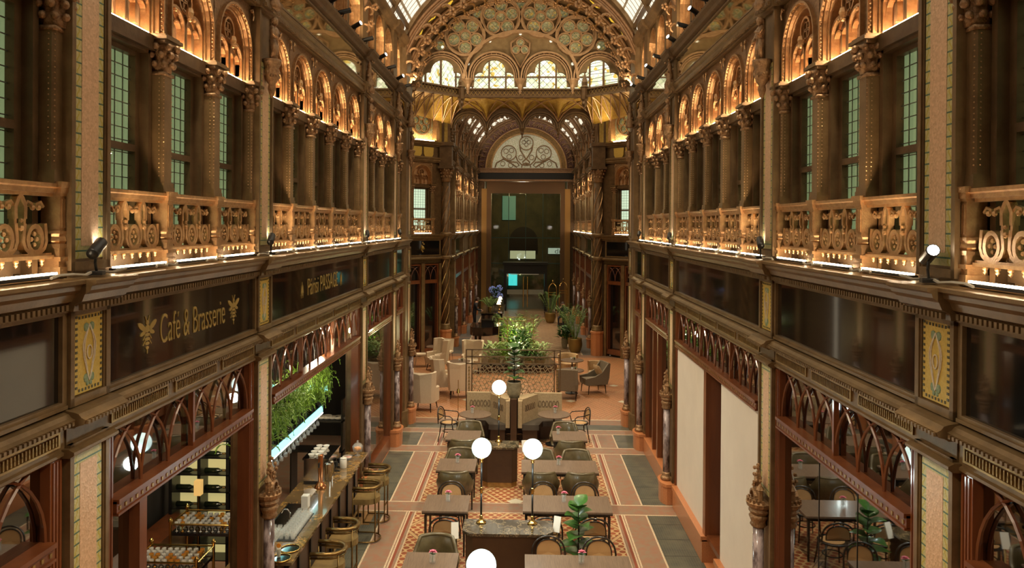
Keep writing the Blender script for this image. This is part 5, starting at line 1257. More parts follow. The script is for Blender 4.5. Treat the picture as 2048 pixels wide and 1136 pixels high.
# ---- booth and lattice screen
def banq(s):
    t=thing('banquette','cream patterned booth banquette with dark seat on the '+('bar side' if s<0 else 'boarded shop side'),'banquette',(-.09,0,0)); X=lambda x:s*x
    def prism(pts,z0,z1):
        p=[(X(x),y) for x,y in pts]; 
        if s<0: p=p[::-1]
        return MB().prism(p,z0,z1)
    part('back_cushion',prism([(.52,19.12),(1.22,19.12),(1.22,19.24),(.50,19.24)],.42,1.10),cream_p,t); part('angled_back_cushion',prism([(.13,18.55),(.22,18.5),(.60,19.10),(.50,19.22),(.13,19.0)],.42,1.08),cream_p,t)
    part('end_cushion',prism([(.10,18.36),(.20,18.36),(.22,18.75),(.10,18.75)],.40,1.06),cream_p,t)
    part('seat_cushion',prism([(.20,18.40),(.62,18.40),(.72,18.78),(1.22,18.78),(1.22,19.14),(.58,19.14),(.22,18.56)],.34,.47),seat_d,t)
    part('seat_base',prism([(.22,18.48),(.58,18.48),(.66,18.85),(1.2,18.85),(1.2,19.14),(.22,19.14)],.0,.34),dbrown,t)
    m=MB()
    for (x0,y0,x1,y1) in ((.60,19.115,1.16,19.115),(.27,18.575,.54,19.01)):
        d=Vector((x1-x0,y1-y0)); 
        for k in range(6):
            c0=.1+.16*k
            m.tube([(X(x0+d.x*(c0+.06*cos(a))),y0+d.y*(c0+.06*cos(a))-.006,.83+.08*sin(a)) for a in [2*PI*j/10 for j in range(10)]],.006,4,True)
    part('stitched_rings',m,dbrown,t); return t
cream_p=mat('cream_patterned_fabric',(.36,.27,.15),.75,0,(.46,.35,.21),25); seat_d=mat('dark_seat_fabric',(.075,.06,.045),.7)
banq(-1); banq(1)
single('booth_divider_post',MB().box(-.17,-.02,18.30,18.42,0,1.12).box(-.15,-.04,18.42,19.2,.0,1.0),dbrown,'dark brown post and spine dividing the two banquettes','divider')
lat_m=mat('pale_bronze_lattice',(.40,.30,.17),.4,.4)
def mk_screen():
    t=thing('lattice_screen','openwork metal screen of hexagon lattice standing behind the banquettes','screen',(-.13,19.36,0)); w=1.22
    m=MB(); m.box(-w,w,-.06,.06,0,.96); part('screen_base',m,dbrown,t)
    m=MB()
    for x in (-w,-w+.15,w-.15,w): m.box(x-.016,x+.016,-.018,.018,.96,2.17)
    for z in (.97,1.80,1.98,2.16): m.box(-w,w,-.018,.018,z-.014,z+.014)
    part('screen_frame',m,bronze_d,t)
    m=MB(); a=.105; h=a*math.sqrt(3)/2; x0,x1,z0,z1=-w+.165,w-.165,.985,1.785
    def seg(p,q):
        if all(x0<=u[0]<=x1 and z0<=u[1]<=z1 for u in (p,q)): m.tube([(p[0],0,p[1]),(q[0],0,q[1])],.0105,4)
    for i in range(-14,15):
        for j in range(-2,9):
            cx=i*1.5*a; cz=1.05+j*2*h+(h if i%2 else 0); V=[(cx+a*cos(k*PI/3),cz+a*sin(k*PI/3)) for k in range(6)]
            for k in range(3): seg(V[k],V[(k+1)%6])
            for k in ((0,2,4) if (i+j)%2 else (1,3,5)): seg((cx,cz),V[k])
            for k in range(6):
                u=((V[k][0]+V[(k+1)%6][0])/2,(V[k][1]+V[(k+1)%6][1])/2)
                if (i*3+j+k)%3==0: seg(u,((cx+V[k][0])/2,(cz+V[k][1])/2))
    part('hexagon_lattice',m,lat_m,t)
    m=MB()
    for k in range(60): x=x0+(x1-x0)*k/59; m.box(x-.004,x+.004,-.01,.01,1.81,1.97)
    part('slatted_band',m,gold_s,t)
    m=MB()
    for q in (-1,1):
        for k in range(8): m.lathe([(.03,0),(.001,.06)],(q*(w-.075),0,1.05+.09*k),4); m.lathe([(.001,-.0),(.03,.03)],(q*(w-.075),0,1.0+.09*k),4)
        m.tube([(q*(w-.25)-.08,0,2.0),(q*(w-.25),0,2.07),(q*(w-.25)+.08,0,2.14)],.008,4); m.tube([(q*(w-.25)-.08,0,2.14),(q*(w-.25),0,2.07),(q*(w-.25)+.08,0,2.0)],.008,4)
    part('diamond_ornament',m,gold_s,t); return t
mk_screen()
fg2=Proto(lambda:mk_fiddle(.92,20,.19,.42,0,9)); fg2((-.10,18.98,1.005),0,'tall leafy fig in a grey pot standing before the lattice screen')
t=thing('reading_lamp','slim brass reading lamp standing beside the banquette','lamp',(-1.52,18.95,0)); m=MB(); m.lathe([(.10,0),(.10,.015),(.008,.03),(.008,1.45)],n=12); part('lamp_pole',m,gold,t); m=MB(); m.lathe([(.05,1.12),(.028,1.22)],n=12); part('lamp_shade',m,gold,t)
# ---- lounge of the hall
def mk_wing():
    t=thing('wing_chair','x','chair'); m=MB()
    prof_=[(-.33,.05),(-.36,-.12),(-.30,-.27),(0,-.32),(.30,-.27),(.36,-.12),(.33,.05),(.27,.05),(.29,-.1),(.24,-.20),(0,-.24),(-.24,-.20),(-.29,-.1),(-.27,.05)]
    v=[];zz=[.25,.45,.7,.95,1.08]
    for k,z in enumerate(zz):
        sc=1+.04*k
        for x,y in prof_: v.append((x*sc,y*(1+.03*k)-(.02*k) if y<0 else (y+.18 if z<.6 else y-.02*k),z+(.06 if (k==4 and abs(x)>.2) else 0)))
    n=len(prof_); m.add(v,[(k*n+i,k*n+(i+1)%n,(k+1)*n+(i+1)%n,(k+1)*n+i) for k in range(4) for i in range(n)]+[tuple(range(n))[::-1],tuple(4*n+i for i in range(n))]); part('wing_backrest',m,cream,t,False)
    m=MB(); m.box(-.30,.30,-.24,.32,.25,.47); part('seat_cushion',m,cream,t)
    for a in (-1,1):
        m=MB(); m.box(*sorted((a*.28,a*.36)),-.1,.30,.25,.62); m.tube([(a*.32,-.12,.64),(a*.32,.30,.62)],.045,8); part('arm',m,cream,t)
        for b in (-1,1): m=MB(); m.tube([(a*.27,b*.24,.26),(a*.30,b*.30,0)],[.022,.014],6); part('leg',m,blackw,t)
    return t
wg=Proto(mk_wing); wgp='cream wing chairs'
wg((-2.45,23.9,0),-PI/2+.3,'cream wing chair seen from its side beside the round hall table',wgp); wg((-1.85,23.35,0),.12,'cream wing chair seen from behind, next to the lattice screen',wgp); wg((-1.75,27.3,0),PI-.1,'cream wing chair facing the camera behind the round hall table',wgp); wg((-2.75,21.7,0),-.2,'cream wing chair half hidden by the corner pilaster, bar side',wgp); wg((-3.05,27.6,0),PI/2+.6,'cream wing chair tucked by the twisted column, bar side',wgp)
def mk_side():
    t=thing('side_chair','x','chair'); m=MB(); m.box(-.21,.21,-.2,.24,.43,.49); part('seat',m,cream,t)
    m=MB(); m.add([(-.2,-.2,.47),(.2,-.2,.47),(.21,-.30,.92),(-.21,-.30,.92),(-.2,-.15,.47),(.2,-.15,.47),(.21,-.26,.93),(-.21,-.26,.93)],[(0,1,2,3),(7,6,5,4),(0,4,5,1),(1,5,6,2),(2,6,7,3),(3,7,4,0)]); part('backrest',m,cream,t)
    for a in (-1,1):
        for b in (-1,1): m=MB(); m.tube([(a*.16,b*.14,.43),(a*.2,b*.22,0)],.010,5); part('leg',m,chrome,t)
    return t
sc_=Proto(mk_side); sc_((-3.78,28.3,0),-PI/2+.2,'cream side chair with metal legs by the dark hall door','cream side chairs'); sc_((-2.85,29.0,0),PI-.2,'cream side chair with tall back beside the twisted column','cream side chairs')
rts((-3.25,28.45,0),0,'small round table by the dark hall door, bar side','round hall tables'); rt((-2.0,25.4,0),0,'round table between the cream wing chairs','round hall tables'); rt((1.83,25.9,0),0,'round table before the tan tub chair, shop side','round hall tables'); rt((1.70,24.1,0),0,'round table between the grey armchairs, shop side','round hall tables')
def mk_grey():
    t=thing('grey_armchair','x','chair')
    m=MB()
    sd=[(-.34,.30),(.34,.30),(.36,.52),(.10,.56),(-.15,.68),(-.38,.98),(-.44,.96),(-.40,.5)]
    for a in (-1,1): part('curved_side',MB().prism([(p[0],p[1]) for p in sd] if 1 else sd,*sorted((a*.26,a*.33)),'x'),greyf,t)
    part('backrest',MB().prism([(-.26,.28),(-.34,.30),(-.44,.97),(-.37,.98)],-.27,.27,'x'),greyf,t); part('seat_cushion',MB().box(-.27,.27,-.28,.34,.28,.47),greyf,t)
    for a in (-1,1):
        for b in (-1,1): m=MB(); m.tube([(a*.27,b*.28,.3),(a*.28,b*.31,0)],[.022,.013],6); part('leg',m,blackw,t)
    return t
gy=Proto(mk_grey); g1=gy((2.42,24.25,0),PI/2+.35,'grey armchair with tan cushion turned to the round table','grey armchairs'); gy((1.52,23.35,0),-.1,'grey armchair seen from behind beside the lattice screen','grey armchairs')
def mk_tan():
    t=thing('tub_chair','x','chair'); m=MB(); shell(m,.27,.2,lambda a:.74,-PI*1.1,PI*.1,.07,18); part('round_backrest',m,tan,t,True); m=MB(); m.lathe([(.27,.2),(.27,.44),(.001,.46)],n=20,caps=False); part('seat',m,tan,t)
    m=MB(); m.lathe([(.24,0),(.26,.2)],n=16); part('base_ring',m,blackw,t); return t
tn=Proto(mk_tan); tn((2.62,25.5,0),PI/2+.5,'low tan tub chair beyond the grey armchair','tan tub chairs'); tn((1.75,27.0,0),PI,'low tan tub chair behind the round table, facing the camera','tan tub chairs')
def cushion(loc,rz,m,label,tilt=-.45):
    mb=MB(); n=8; v=[]
    for j in range(n+1):
        for i in range(n+1):
            x,z=-.21+.42*i/n,-.21+.42*j/n; k=(1-(x/.21)**4)*(1-(z/.21)**4); v.append((x*(1-.06*(z/.21)**2),.07*k**.6,z*(1-.06*(x/.21)**2)))
    v2=[(a,-b,c) for a,b,c in v]; q=lambda o:[(o+j*(n+1)+i,o+j*(n+1)+i+1,o+(j+1)*(n+1)+i+1,o+(j+1)*(n+1)+i) for j in range(n) for i in range(n)]
    mb.add(v+v2,q(0)+[f[::-1] for f in q((n+1)**2)]); mb.xf(Matrix.Rotation(-tilt,4,'X')); return single('cushion',mb,m,label,'cushion',loc,rz,smooth=True)
cushion((2.56,24.18,.72),PI/2+.35,tan,'tan buttoned cushion leaning in the grey armchair',.45); cushion((-2.52,23.85,.68),-PI/2+.3,orange,'orange cushion in the side-facing cream wing chair',.35)
for x,y,l in ((-3.2,28.5,'small table by the dark hall door'),(-2.05,25.45,'round table between the wing chairs'),(1.80,25.95,'round table before the tan chair'),(1.72,24.15,'round table between the grey armchairs')):
    t=thing('candle_glass','small glass tealight on the '+l,'candle',(x,y,.751),0,'tealights on the hall tables'); m=MB(); m.lathe([(.035,0),(.04,.08),(.036,.08),(.03,.01)],n=12,caps=False); part('glass_cup',m,drinkglass,t,True); part('wax',MB().lathe([(.028,.005),(.028,.035)],n=10),white,t)
    t=thing('table_posy','tiny green posy in a cup on the '+l,'plant',(x+.1,y-.08,.751),0,'posies on the hall tables'); part('cup',MB().lathe([(.025,0),(.03,.06)],n=10),ceramic,t); m=MB()
    for k in range(9): leaf(m,(0,0,.05),(cos(k*2.4),sin(k*2.4),1),.10,.03)
    part('leaves',m,leaf_m,t)
# ---- planter island with brass cage
def foliage(name,label,loc,n,r,h,m_,seed,w=.07,L_=.28,spiky=False,z0=.3,sr=None):
    rnd=random.Random(seed); t=thing(name,label,'plant',loc); pot(t,sr or r*.45,z0,ceramic); m=MB()
    for i in range(int(n*2.2)):
        a=rnd.uniform(0,2*PI); q=r*math.sqrt(rnd.random())*.8; e=rnd.uniform(.3,1.7); z=z0+h*1.25*rnd.random()
        leaf(m,(q*cos(a),q*sin(a),z),(cos(a),sin(a),e),L_*rnd.uniform(.8,1.35),w*1.45,.45,4)
    part('leaves',m,m_,t); m=MB(); 
    for k in range(7): m.tube([(0,0,z0*.9),(r*.25*cos(k),r*.25*sin(k),z0+h*.6)],.008,4)
    part('stems',m,leaf_m,t); return t
single('planter_bed',MB().prism([(-1.4,27.3),(1.1,27.3),(1.4,28.0),(1.0,30.3),(-1.2,30.3),(-1.6,28.2)],0,.22),dbrown,'low dark bed under the planting in the middle of the hall','planter')
t=thing('brass_cage','tall hexagonal brass frame around the planting','plant frame',(-.15,29.1,.222)); m=MB(); R6=.68
for z in (.02,1.52): m.tube([(R6*cos(k*PI/3),R6*sin(k*PI/3),z) for k in range(6)],.014,6,True)
for k in range(6): m.tube([(R6*cos(k*PI/3),R6*sin(k*PI/3),0),(R6*cos(k*PI/3),R6*sin(k*PI/3),1.52)],.013,6)
part('brass_frame',m,gold_s,t)
PL=[('peace_lily','glossy deep green lily in the centre of the bed',(-.05,27.0),70,.45,.75,leaf_m,.10,.32),('variegated_shrub','cream-green bush at the bar-side front of the bed',(-.95,26.5),80,.5,.45,pale_m,.06,.22),('variegated_shrub','cream-green bush at the shop-side front of the bed',(.75,26.5),70,.42,.45,pale_m,.06,.22),('leafy_shrub','yellow-green bush inside the brass cage',(-.35,28.1),90,.5,1.0,fern_m,.05,.3),('leafy_shrub','pale broad-leaved bush inside the brass cage, shop side',(.25,28.3),60,.45,.9,pale_m,.09,.3),('fern','low fern between the front bushes',(-.45,26.4),70,.42,.3,fern_m,.03,.34),('leafy_shrub','low dark bush at the front centre of the bed',(.3,26.3),60,.4,.3,leaf_m,.06,.2)]
for i,(n_,l,(x,y),n,r,h,m_,w,L_) in enumerate(PL): foliage(n_,l,(x,y+1.15,.222),n,r,h,m_,i+3,w,L_,z0=.22)
pm=[Proto(lambda:mk_palm(1.35,16,.30,.55,4,.8)),Proto(lambda:mk_palm(1.45,18,.30,.6,6,.78))]
pm[0]((1.62,41.5,0),0,'potted palm in a brass pot before the luggage carts','potted palms'); pm[1]((2.2,34.3,0),1,'bushy potted palm before the seated guest','potted palms'); pm[1]((2.35,31.9,0),2.2,'bushy potted palm against the twisted column, shop side','potted palms')
pm[0]((-.55,30.9,0),.5,'feathery palm behind the brass cage, bar side','potted palms'); pm[0]((.35,31.6,0),2,'pale feathery palm behind the brass cage, shop side','potted palms')
foliage('leafy_shrub','small round bush between the two shop-side palms',(1.95,32.9,0),70,.32,.4,leaf_m,44,.08,.24,z0=.45)
single('planter_light',MB().prism([(-.12+.12*cos(k),27.5+.08*sin(k)) for k in range(6)],.222,.23),emat('planting_lamp',(1,.85,.5),2.5),'small uplight between the plants of the bed','lamp')
# ---- piano, desk, people
t=thing('grand_piano','black grand piano beyond the plants, bar side','piano',(-1.45,33.0,0)); O=[(-.72,.75),(.72,.75),(.74,.1),(.55,-.35),(.25,-.8),(-.15,-1.0),(-.6,-.9),(-.74,-.5)]
part('case',MB().prism(O[::-1],.62,.95),ebony,t); part('lid',MB().prism([(x*1.02,y*1.02) for x,y in O][::-1],.96,.985),ebony,t)
for x,y in ((-.55,.5),(.55,.5),(-.3,-.7)): m=MB(); m.lathe([(.03,0),(.05,.1),(.07,.5),(.08,.62)],(x,y,0),8); part('leg',m,ebony,t)
part('music_stand',MB().box(-.3,.3,.3,.34,.985,1.2),ebony,t)
t=thing('reception_desk','black reception desk with brass lamps beyond the piano','desk',(-1.45,38.6,0)); part('desk_body',MB().box(-.5,.55,-2.0,2.0,0,1.05),ebony,t); part('desk_top',MB().box(-.55,.6,-2.05,2.05,1.05,1.09),dmarble,t)
for y in (-1.6,-.4,.9):
    l=thing('desk_lamp','small glowing brass lamp on the reception desk, %s'%('nearer end' if y<-1 else ('middle' if y<0 else 'far end')),'lamp',(-1.1,38.6+y,1.092)); part('lamp_stem',MB().lathe([(.07,0),(.012,.03),(.012,.42)],n=8),gold,l); part('lamp_shade',MB().lathe([(.11,.38),(.06,.52)],n=10,caps=False),candle,l)
def blossom(x,y,z,seed,lab):
    rnd=random.Random(seed); t=thing('hydrangea_bouquet',lab,'flowers',(x,y,z)); part('vase',MB().lathe([(.07,0),(.10,.15),(.06,.35),(.08,.4)],n=12),black,t)
    m=MB()
    for c in ((0,0,.62,.2),(.22,-.05,.5,.16),(-.18,.05,.82,.18),(.2,.1,.9,.16)):
        for k in range(60):
            a=rnd.uniform(0,2*PI); b=rnd.uniform(-1,1); q=math.sqrt(1-b*b); m.ball((c[0]+c[3]*q*cos(a),c[1]+c[3]*q*sin(a),c[2]+c[3]*b),.032,5)
    part('blossoms',m,bluem,t); m=MB()
    for k in range(40): a=k*2.4; leaf(m,(0,0,.4+.01*k),(cos(a),sin(a),.9),.42,.10,.3)
    part('leaves',m,leaf_m,t)
blossom(-1.38,40.2,1.092,2,'blue hydrangea bouquet at the far end of the reception desk')
pd=mk_palm(.55,16,.10,.25,12,.55); pd.location=(-1.55,37.0,1.092); pd['label']='small spreading palm in a pot on the reception desk'
def person(name,label,loc,rz,J,edges,rad,cloth,zneck,extra=None):
    me=bpy.data.meshes.new('p'); ks=list(J); me.from_pydata([J[k] for k in ks],[(ks.index(a),ks.index(b)) for a,b in edges],[]); o=bpy.data.objects.new('p',me); C.objects.link(o)
    bpy.context.view_layer.objects.active=o; o.modifiers.new('s','SKIN'); sv=me.skin_vertices[0].data
    for i,k in enumerate(ks): r=rad[k]; sv[i].radius=r if isinstance(r,tuple) else (r,r); sv[i].use_root=(k=='hip')
    o.modifiers.new('u','SUBSURF').levels=1; bpy.context.view_layer.update()
    dg=bpy.context.evaluated_depsgraph_get(); m2=bpy.data.meshes.new_from_object(o.evaluated_get(dg)); bpy.data.objects.remove(o)
    m2.materials.clear(); m2.materials.append(cloth); m2.materials.append(skin); m2.materials.append(shirt)
    hands=[Vector(J[k]) for k in ('hl','hr')]
    for p in m2.polygons:
        c=p.center; p.use_smooth=True
        if c.z>zneck or min((c-h).length for h in hands)<.085: p.material_index=1
    t=thing(name,label,'person',loc,rz); b=ob('body',m2,t)
    m=MB()
    for s_,k in ((-1,'hl'),(1,'hr')):
        w=Vector(J['wl' if s_<0 else 'wr']); h=Vector(J[k]); d=(h-w).normalized(); sd=d.cross(Vector((0,0,1))).normalized()
        for f in range(4):
            b0=h+sd*(f-1.5)*.018; m.tube([b0,b0+d*(.04+.008*(f in(1,2))),b0+d*(.065+.012*(f in(1,2)))-Vector((0,0,.015))],[.009,.008,.006],5)
        m.tube([h-d*.03+sd*.035*s_,h+sd*.055*s_-Vector((0,0,.012)),h+d*.025+sd*.055*s_-Vector((0,0,.02))],[.010,.009,.007],5)
    part('fingers',m,skin,t,True)
    H=Vector(J['head']); m=MB(); m.lathe([(.001,.13),(.06,.115),(.09,.07),(.098,.02),(.092,-.03),(.075,-.05)],tuple(H+Vector((0,-.02,.0))),14,caps=False); part('hair',m,hairm if cloth is suit else mat('grey_hair',(.22,.2,.17),.7),t,True)
    m=MB(); m.tube([H+Vector((0,.08,.01)),H+Vector((0,.112,-.03))],[.010,.016],6); m.ball(H+Vector((.098,0,-.01)),.022,6); m.ball(H+Vector((-.098,0,-.01)),.022,6); part('nose_and_ears',m,skin,t,True)
    m=MB(); m.ball(H+Vector((.035,.088,.012)),.011,6); m.ball(H+Vector((-.035,.088,.012)),.011,6); m.tube([H+Vector((-.03,.092,-.06)),H+Vector((.03,.092,-.06))],.006,5); part('eyes_and_mouth',m,black,t)
    return t
E0=[('hip','ch'),('ch','nk'),('nk','head'),('head','top'),('ch','sl'),('sl','el'),('el','wl'),('wl','hl'),('ch','sr'),('sr','er'),('er','wr'),('wr','hr'),('hip','tl'),('tl','kl'),('kl','al'),('al','fl'),('hip','tr'),('tr','kr'),('kr','ar'),('ar','fr')]
R0={'hip':(.15,.11),'ch':(.17,.12),'nk':.06,'head':(.085,.095),'top':.06,'sl':.075,'sr':.075,'el':.05,'er':.05,'wl':.032,'wr':.032,'hl':(.042,.02),'hr':(.042,.02),'tl':.09,'tr':.09,'kl':.06,'kr':.06,'al':.045,'ar':.045,'fl':(.045,.035),'fr':(.045,.035)}
JS={'hip':(0,0,.98),'ch':(0,.06,1.32),'nk':(0,.12,1.50),'head':(0,.18,1.63),'top':(0,.18,1.70),'sl':(-.19,.06,1.42),'el':(-.25,.12,1.14),'wl':(-.20,.34,1.08),'hl':(-.18,.42,1.07),'sr':(.19,.06,1.42),'er':(.25,.12,1.14),'wr':(.20,.34,1.10),'hr':(.18,.42,1.09),'tl':(-.10,0,.9),'kl':(-.11,.02,.5),'al':(-.11,-.02,.08),'fl':(-.12,.14,.04),'tr':(.10,0,.9),'kr':(.11,.03,.5),'ar':(.11,0,.08),'fr':(.12,.15,.04)}
p1=person('person','person in a dark suit and white collar leaning over the reception desk',(-2.35,37.6,0),-PI/2+.15,JS,E0,R0,suit,1.51)
m=MB(); m.lathe([(.075,1.455),(.066,1.52)],(0,.11,0),12,caps=False); part('white_collar',m,shirt,p1)
JT={'hip':(0,0,.50),'ch':(0,-.04,.86),'nk':(0,-.02,1.05),'head':(0,.02,1.18),'top':(0,.02,1.25),'sl':(-.19,-.03,.97),'el':(-.27,.05,.72),'wl':(-.12,.25,.74),'hl':(-.05,.30,.75),'sr':(.19,-.03,.97),'er':(.27,.08,.72),'wr':(.12,.20,.95),'hr':(.06,.16,1.05),'tl':(-.1,.05,.50),'kl':(-.13,.45,.50),'al':(-.13,.45,.08),'fl':(-.13,.58,.04),'tr':(.1,.05,.50),'kr':(.13,.45,.50),'ar':(.13,.42,.08),'fr':(.13,.56,.04)}
person('person','person in dark clothes sitting in an armchair below the luggage carts',(2.25,40.2,0),PI-.3,JT,E0,R0,suit,1.06)
t=tn((2.25,40.2,0),PI-.3,'low brown tub chair that carries the seated guest','tan tub chairs')
def mk_cart():
    t=thing('luggage_cart','x','luggage cart'); m=MB(); m.box(-.5,.5,-.3,.3,.22,.30); part('platform',m,dbrown,t)
    for a in (-1,1):
        m=MB(); m.tube([(a*.24,-.26,.3),(a*.24,-.26,1.55)]+[(a*.24*cos(u),-.26*cos(u) if 1 else 0,1.55+.42*sin(u)) for u in [PI/2*j/6 for j in range(1,7)]],.020,7); m.tube([(a*.24,.26,.3),(a*.24,.26,1.55)]+[(a*.24*cos(u),.26*cos(u),1.55+.42*sin(u)) for u in [PI/2*j/6 for j in range(1,7)]],.020,7); part('brass_hoop',m,gold,t,True)
        for b in (-1,1): m=MB(); m.lathe([(.09,-.02),(.09,.02)],(a*.38,b*.22,.10),14,'y'); m.box(a*.38-.02,a*.38+.02,b*.22-.03,b*.22+.03,.1,.23); part('wheel',m,black,t)
    m=MB(); m.box(-.24,.24,-.28,-.24,1.30,1.34); m.box(-.24,.24,-.28,-.24,1.44,1.48); part('brass_crossbar',m,gold,t); m=MB(); m.lathe([(.02,1.95),(.05,2.0),(.02,2.05),(.04,2.1),(.001,2.2)],n=10); part('finial',m,gold,t,True); return t
ct=Proto(mk_cart); ct((1.85,44.2,0),0,'brass luggage cart next to the entrance box','brass luggage carts'); ct((2.55,45.6,0),0,'brass luggage cart against the shop-side wall','brass luggage carts')
# ============================================================ THE BAR
t=thing('bar_counter','long marble-topped bar counter with gold veins along the open shopfront','bar counter',(-3.0,11.68,0))
part('counter_top',MB().box(-.20,.21,-2.32,2.3,1.06,1.10),counter_m,t); part('counter_front',MB().box(-.10,-.02,-2.3,2.28,0,1.06) ,dbrown,t) if 0 else part('counter_front',MB().box(-.06,.02,-2.3,2.28,0,1.06),dbrown,t)
part('work_top',MB().box(-.72,-.21,-2.3,-.85,.90,.93).box(-.72,-.21,.15,2.3,.90,.93).box(-.72,-.62,-.85,.15,.90,.93),counter_m,t)
part('sink_basin',MB().box(-.62,-.22,-.85,.15,.66,.68).box(-.62,-.60,-.85,.15,.68,.92).box(-.24,-.21,-.85,.15,.68,.92).box(-.62,-.22,-.87,-.85,.68,.92).box(-.62,-.22,.13,.15,.68,.92),chrome,t)
for i in range(8): y=-2.0+.57*i; part('bracket',MB().box(.02,.16,y-.02,y+.02,.0,.06).box(.02,.05,y-.03,y+.03,0,1.06).prism([(.05,1.05),(.18,1.05),(.05,.85)],y-.015,y+.015,'y'),black,t)
part('foot_rail',MB().tube([(.14,-2.25,.2),(.14,2.2,.2)],.02,8),gold_s,t)
single('bar_floor_inlay',MB().box(-3.30,-2.62,13.3,13.93,.001,.004) ,mat('brown_floor_panel',(.22,.12,.04),.5),'brown floor panel at the far end of the bar counter','floor panel')
def mk_stool():
    t=thing('bar_stool','x','bar stool'); r=.21       # opens towards +y
    path=lambda z,k=1:[(r*k,.20,z),(r*k,.0,z)]+[(r*k*cos(a),-.02+r*k*sin(a),z) for a in [-PI*j/10 for j in range(1,10)]]+[(-r*k,0,z),(-r*k,.20,z)]
    m=MB(); m.tube(path(.94),.034,8,flat=.8); m.tube(path(.885,1.0),.016,6); part('padded_back_rail',m,gold_s2,t,True)
    m=MB(); m.tube(path(.03,1.02),.013,6); m.tube([(-r,.2,.03),(r,.2,.03)],.011,6); part('floor_hoop',m,gold_s2,t,True)
    m=MB(); m.tube(path(.30,1.0)[:1]+path(.30)[-1:],.011,6); m.tube([(-.15,-.17,.30),(.15,-.17,.30)],.011,6); part('foot_rest',m,gold_s2,t)
    m=MB(); m.prism([(p[0]*.97,p[1]*.97) for p in path(0)],.66,.75); part('seat',m,gold_s3,t)
    for x,y in ((r,.2),(-r,.2),(r*.74,-.17),(-r*.74,-.17)): m=MB(); m.tube([(x,y,.02),(x,y,.93)],.013,6); part('leg',m,gold_s2,t,True)
    return t
gold_s2=mat('aged_brass_tube',(.16,.095,.028),.3,.75,(.24,.15,.05),10); gold_s3=mat('bronze_leather_seat',(.17,.11,.04),.38,.1,(.24,.16,.06),8)
st=Proto(mk_stool)
for i,y in enumerate((13.55,12.70,11.0,10.18)): st((-2.53,y,0),PI/2,'brass tube bar stool at the counter, %s'%('beside the fruit jar end','second from the fruit jar end','beside the ranks of tumblers','beside the round trays, cut by the frame edge')[i],'brass bar stools')
# teal-lit shelf, ferns, hanging glasses
t=thing('lit_bar_shelf','long bar shelf with teal glowing front hanging over the counter','shelf',(-3.66,11.9,0)); part('teal_front',MB().box(.05,.06,-1.95,1.9,1.885,2.02),teal,t); part('shelf_board',MB().box(-.16,.05,-1.95,1.9,1.87,2.03),black,t); part('bright_lower_edge',MB().box(.052,.064,-1.95,1.9,1.872,1.886),emat('shelf_led',(.75,.95,1),6),t)
for y in (-1.9,0,1.85): part('hanger_rod',MB().tube([(-.05,y,2.03),(-.05,y,4.9)],.012,6),black,t)
t=thing('lit_side_shelf','short teal-lit shelf across the back of the bar','shelf',(-4.2,14.1,0)); part('teal_front',MB().box(-.45,.62,-.06,-.05,2.22,2.34),teal,t); part('shelf_board',MB().box(-.45,.62,-.05,.2,2.2,2.36),black,t)
for x in (-.4,.55): part('hanger_rod',MB().tube([(x,.1,2.36),(x,.1,4.9)],.012,6),black,t)
rnd=random.Random(5)
for i in range(9):
    t=thing('shelf_fern','lush hanging fern on the teal-lit shelf, %s from the front'%ORD(i),'fern',(-3.68,10.2+.43*i,2.032),0,'ferns on the bar shelf'); pot(t,.07,.12,black); m=MB()
    for k in range(26): frond(m,(0,0,.10),rnd.uniform(0,2*PI) if k%3 else rnd.uniform(-.9,.9),rnd.uniform(.30,.52),rnd.uniform(.15,.85),9,.11,.022,rnd.uniform(1.0,1.5))
    part('fronds',m,fern_m,t)
def mk_wine(up=False):
    m=MB(); m.lathe([(.034,0),(.034,-.003),(.004,-.008),(.004,-.09),(.02,-.10),(.036,-.13),(.034,-.175)],n=10,caps=False); return tag(ob('wine_glass',m.mesh('wine_glass',drinkglass,True)),'x','glass')
wn=Proto(mk_wine)
for i in range(18):
    for j in range(2): wn((-3.64-.09*j,10.1+.205*i,1.868),0,'stemmed glass hanging upside down under the teal-lit shelf, %s pair, %s one'%(ORD(i),('aisle-side','wall-side')[j]),'stemmed glasses under the shelf')
def mk_tum():
    m=MB(); m.lathe([(.028,0),(.036,.09),(.034,.09),(.027,.008),(.001,.008)],n=10,caps=False); return tag(ob('tumbler',m.mesh('tumbler',drinkglass,True)),'x','glass')
tm=Proto(mk_tum)
single('glass_mat',MB().box(-3.19,-2.96,9.98,10.98,1.101,1.105),black,'black rubber mat under the tumblers on the counter','mat')
for i in range(11):
    for j in range(3): tm((-3.15+.08*j,10.05+.085*i,1.106),0,'clear tumbler on the black counter mat, %s rank from the trays, %s one'%(ORD(i),('wall-side','middle','aisle-side')[j]),'tumblers on the counter mat')
for i in range(10):
    for j in range(5): tm((-3.64+.085*j,9.95+.085*i,.931),0,'clear tumbler on the lower work top, %s rank from the front, %s from the wall'%(ORD(i),ORD(j)),'tumblers on the work top')
t=thing('beer_tower','copper beer tower with bell foot on the counter','beer tap',(-3.16,12.05,1.101)); part('copper_column',MB().lathe([(.10,0),(.10,.02),(.06,.08),(.04,.10),(.04,.50),(.045,.52),(.045,.54)],n=16),copper_t:=mat('bright_copper',(.62,.25,.10),.22,.9),t,True); part('tap_handle',MB().tube([(0,-.04,.42),(0,-.10,.42),(0,-.11,.36)],.012,6),black,t)
t=thing('espresso_machine','chrome espresso machine with cups and bowls on top','coffee machine',(-3.42,13.05,.931)); part('machine_body',MB().box(-.2,.22,-.38,.38,.06,.42).box(-.22,.24,-.4,.4,.42,.45),chrome,t); part('machine_base',MB().box(-.2,.22,-.38,.38,0,.06),black,t)
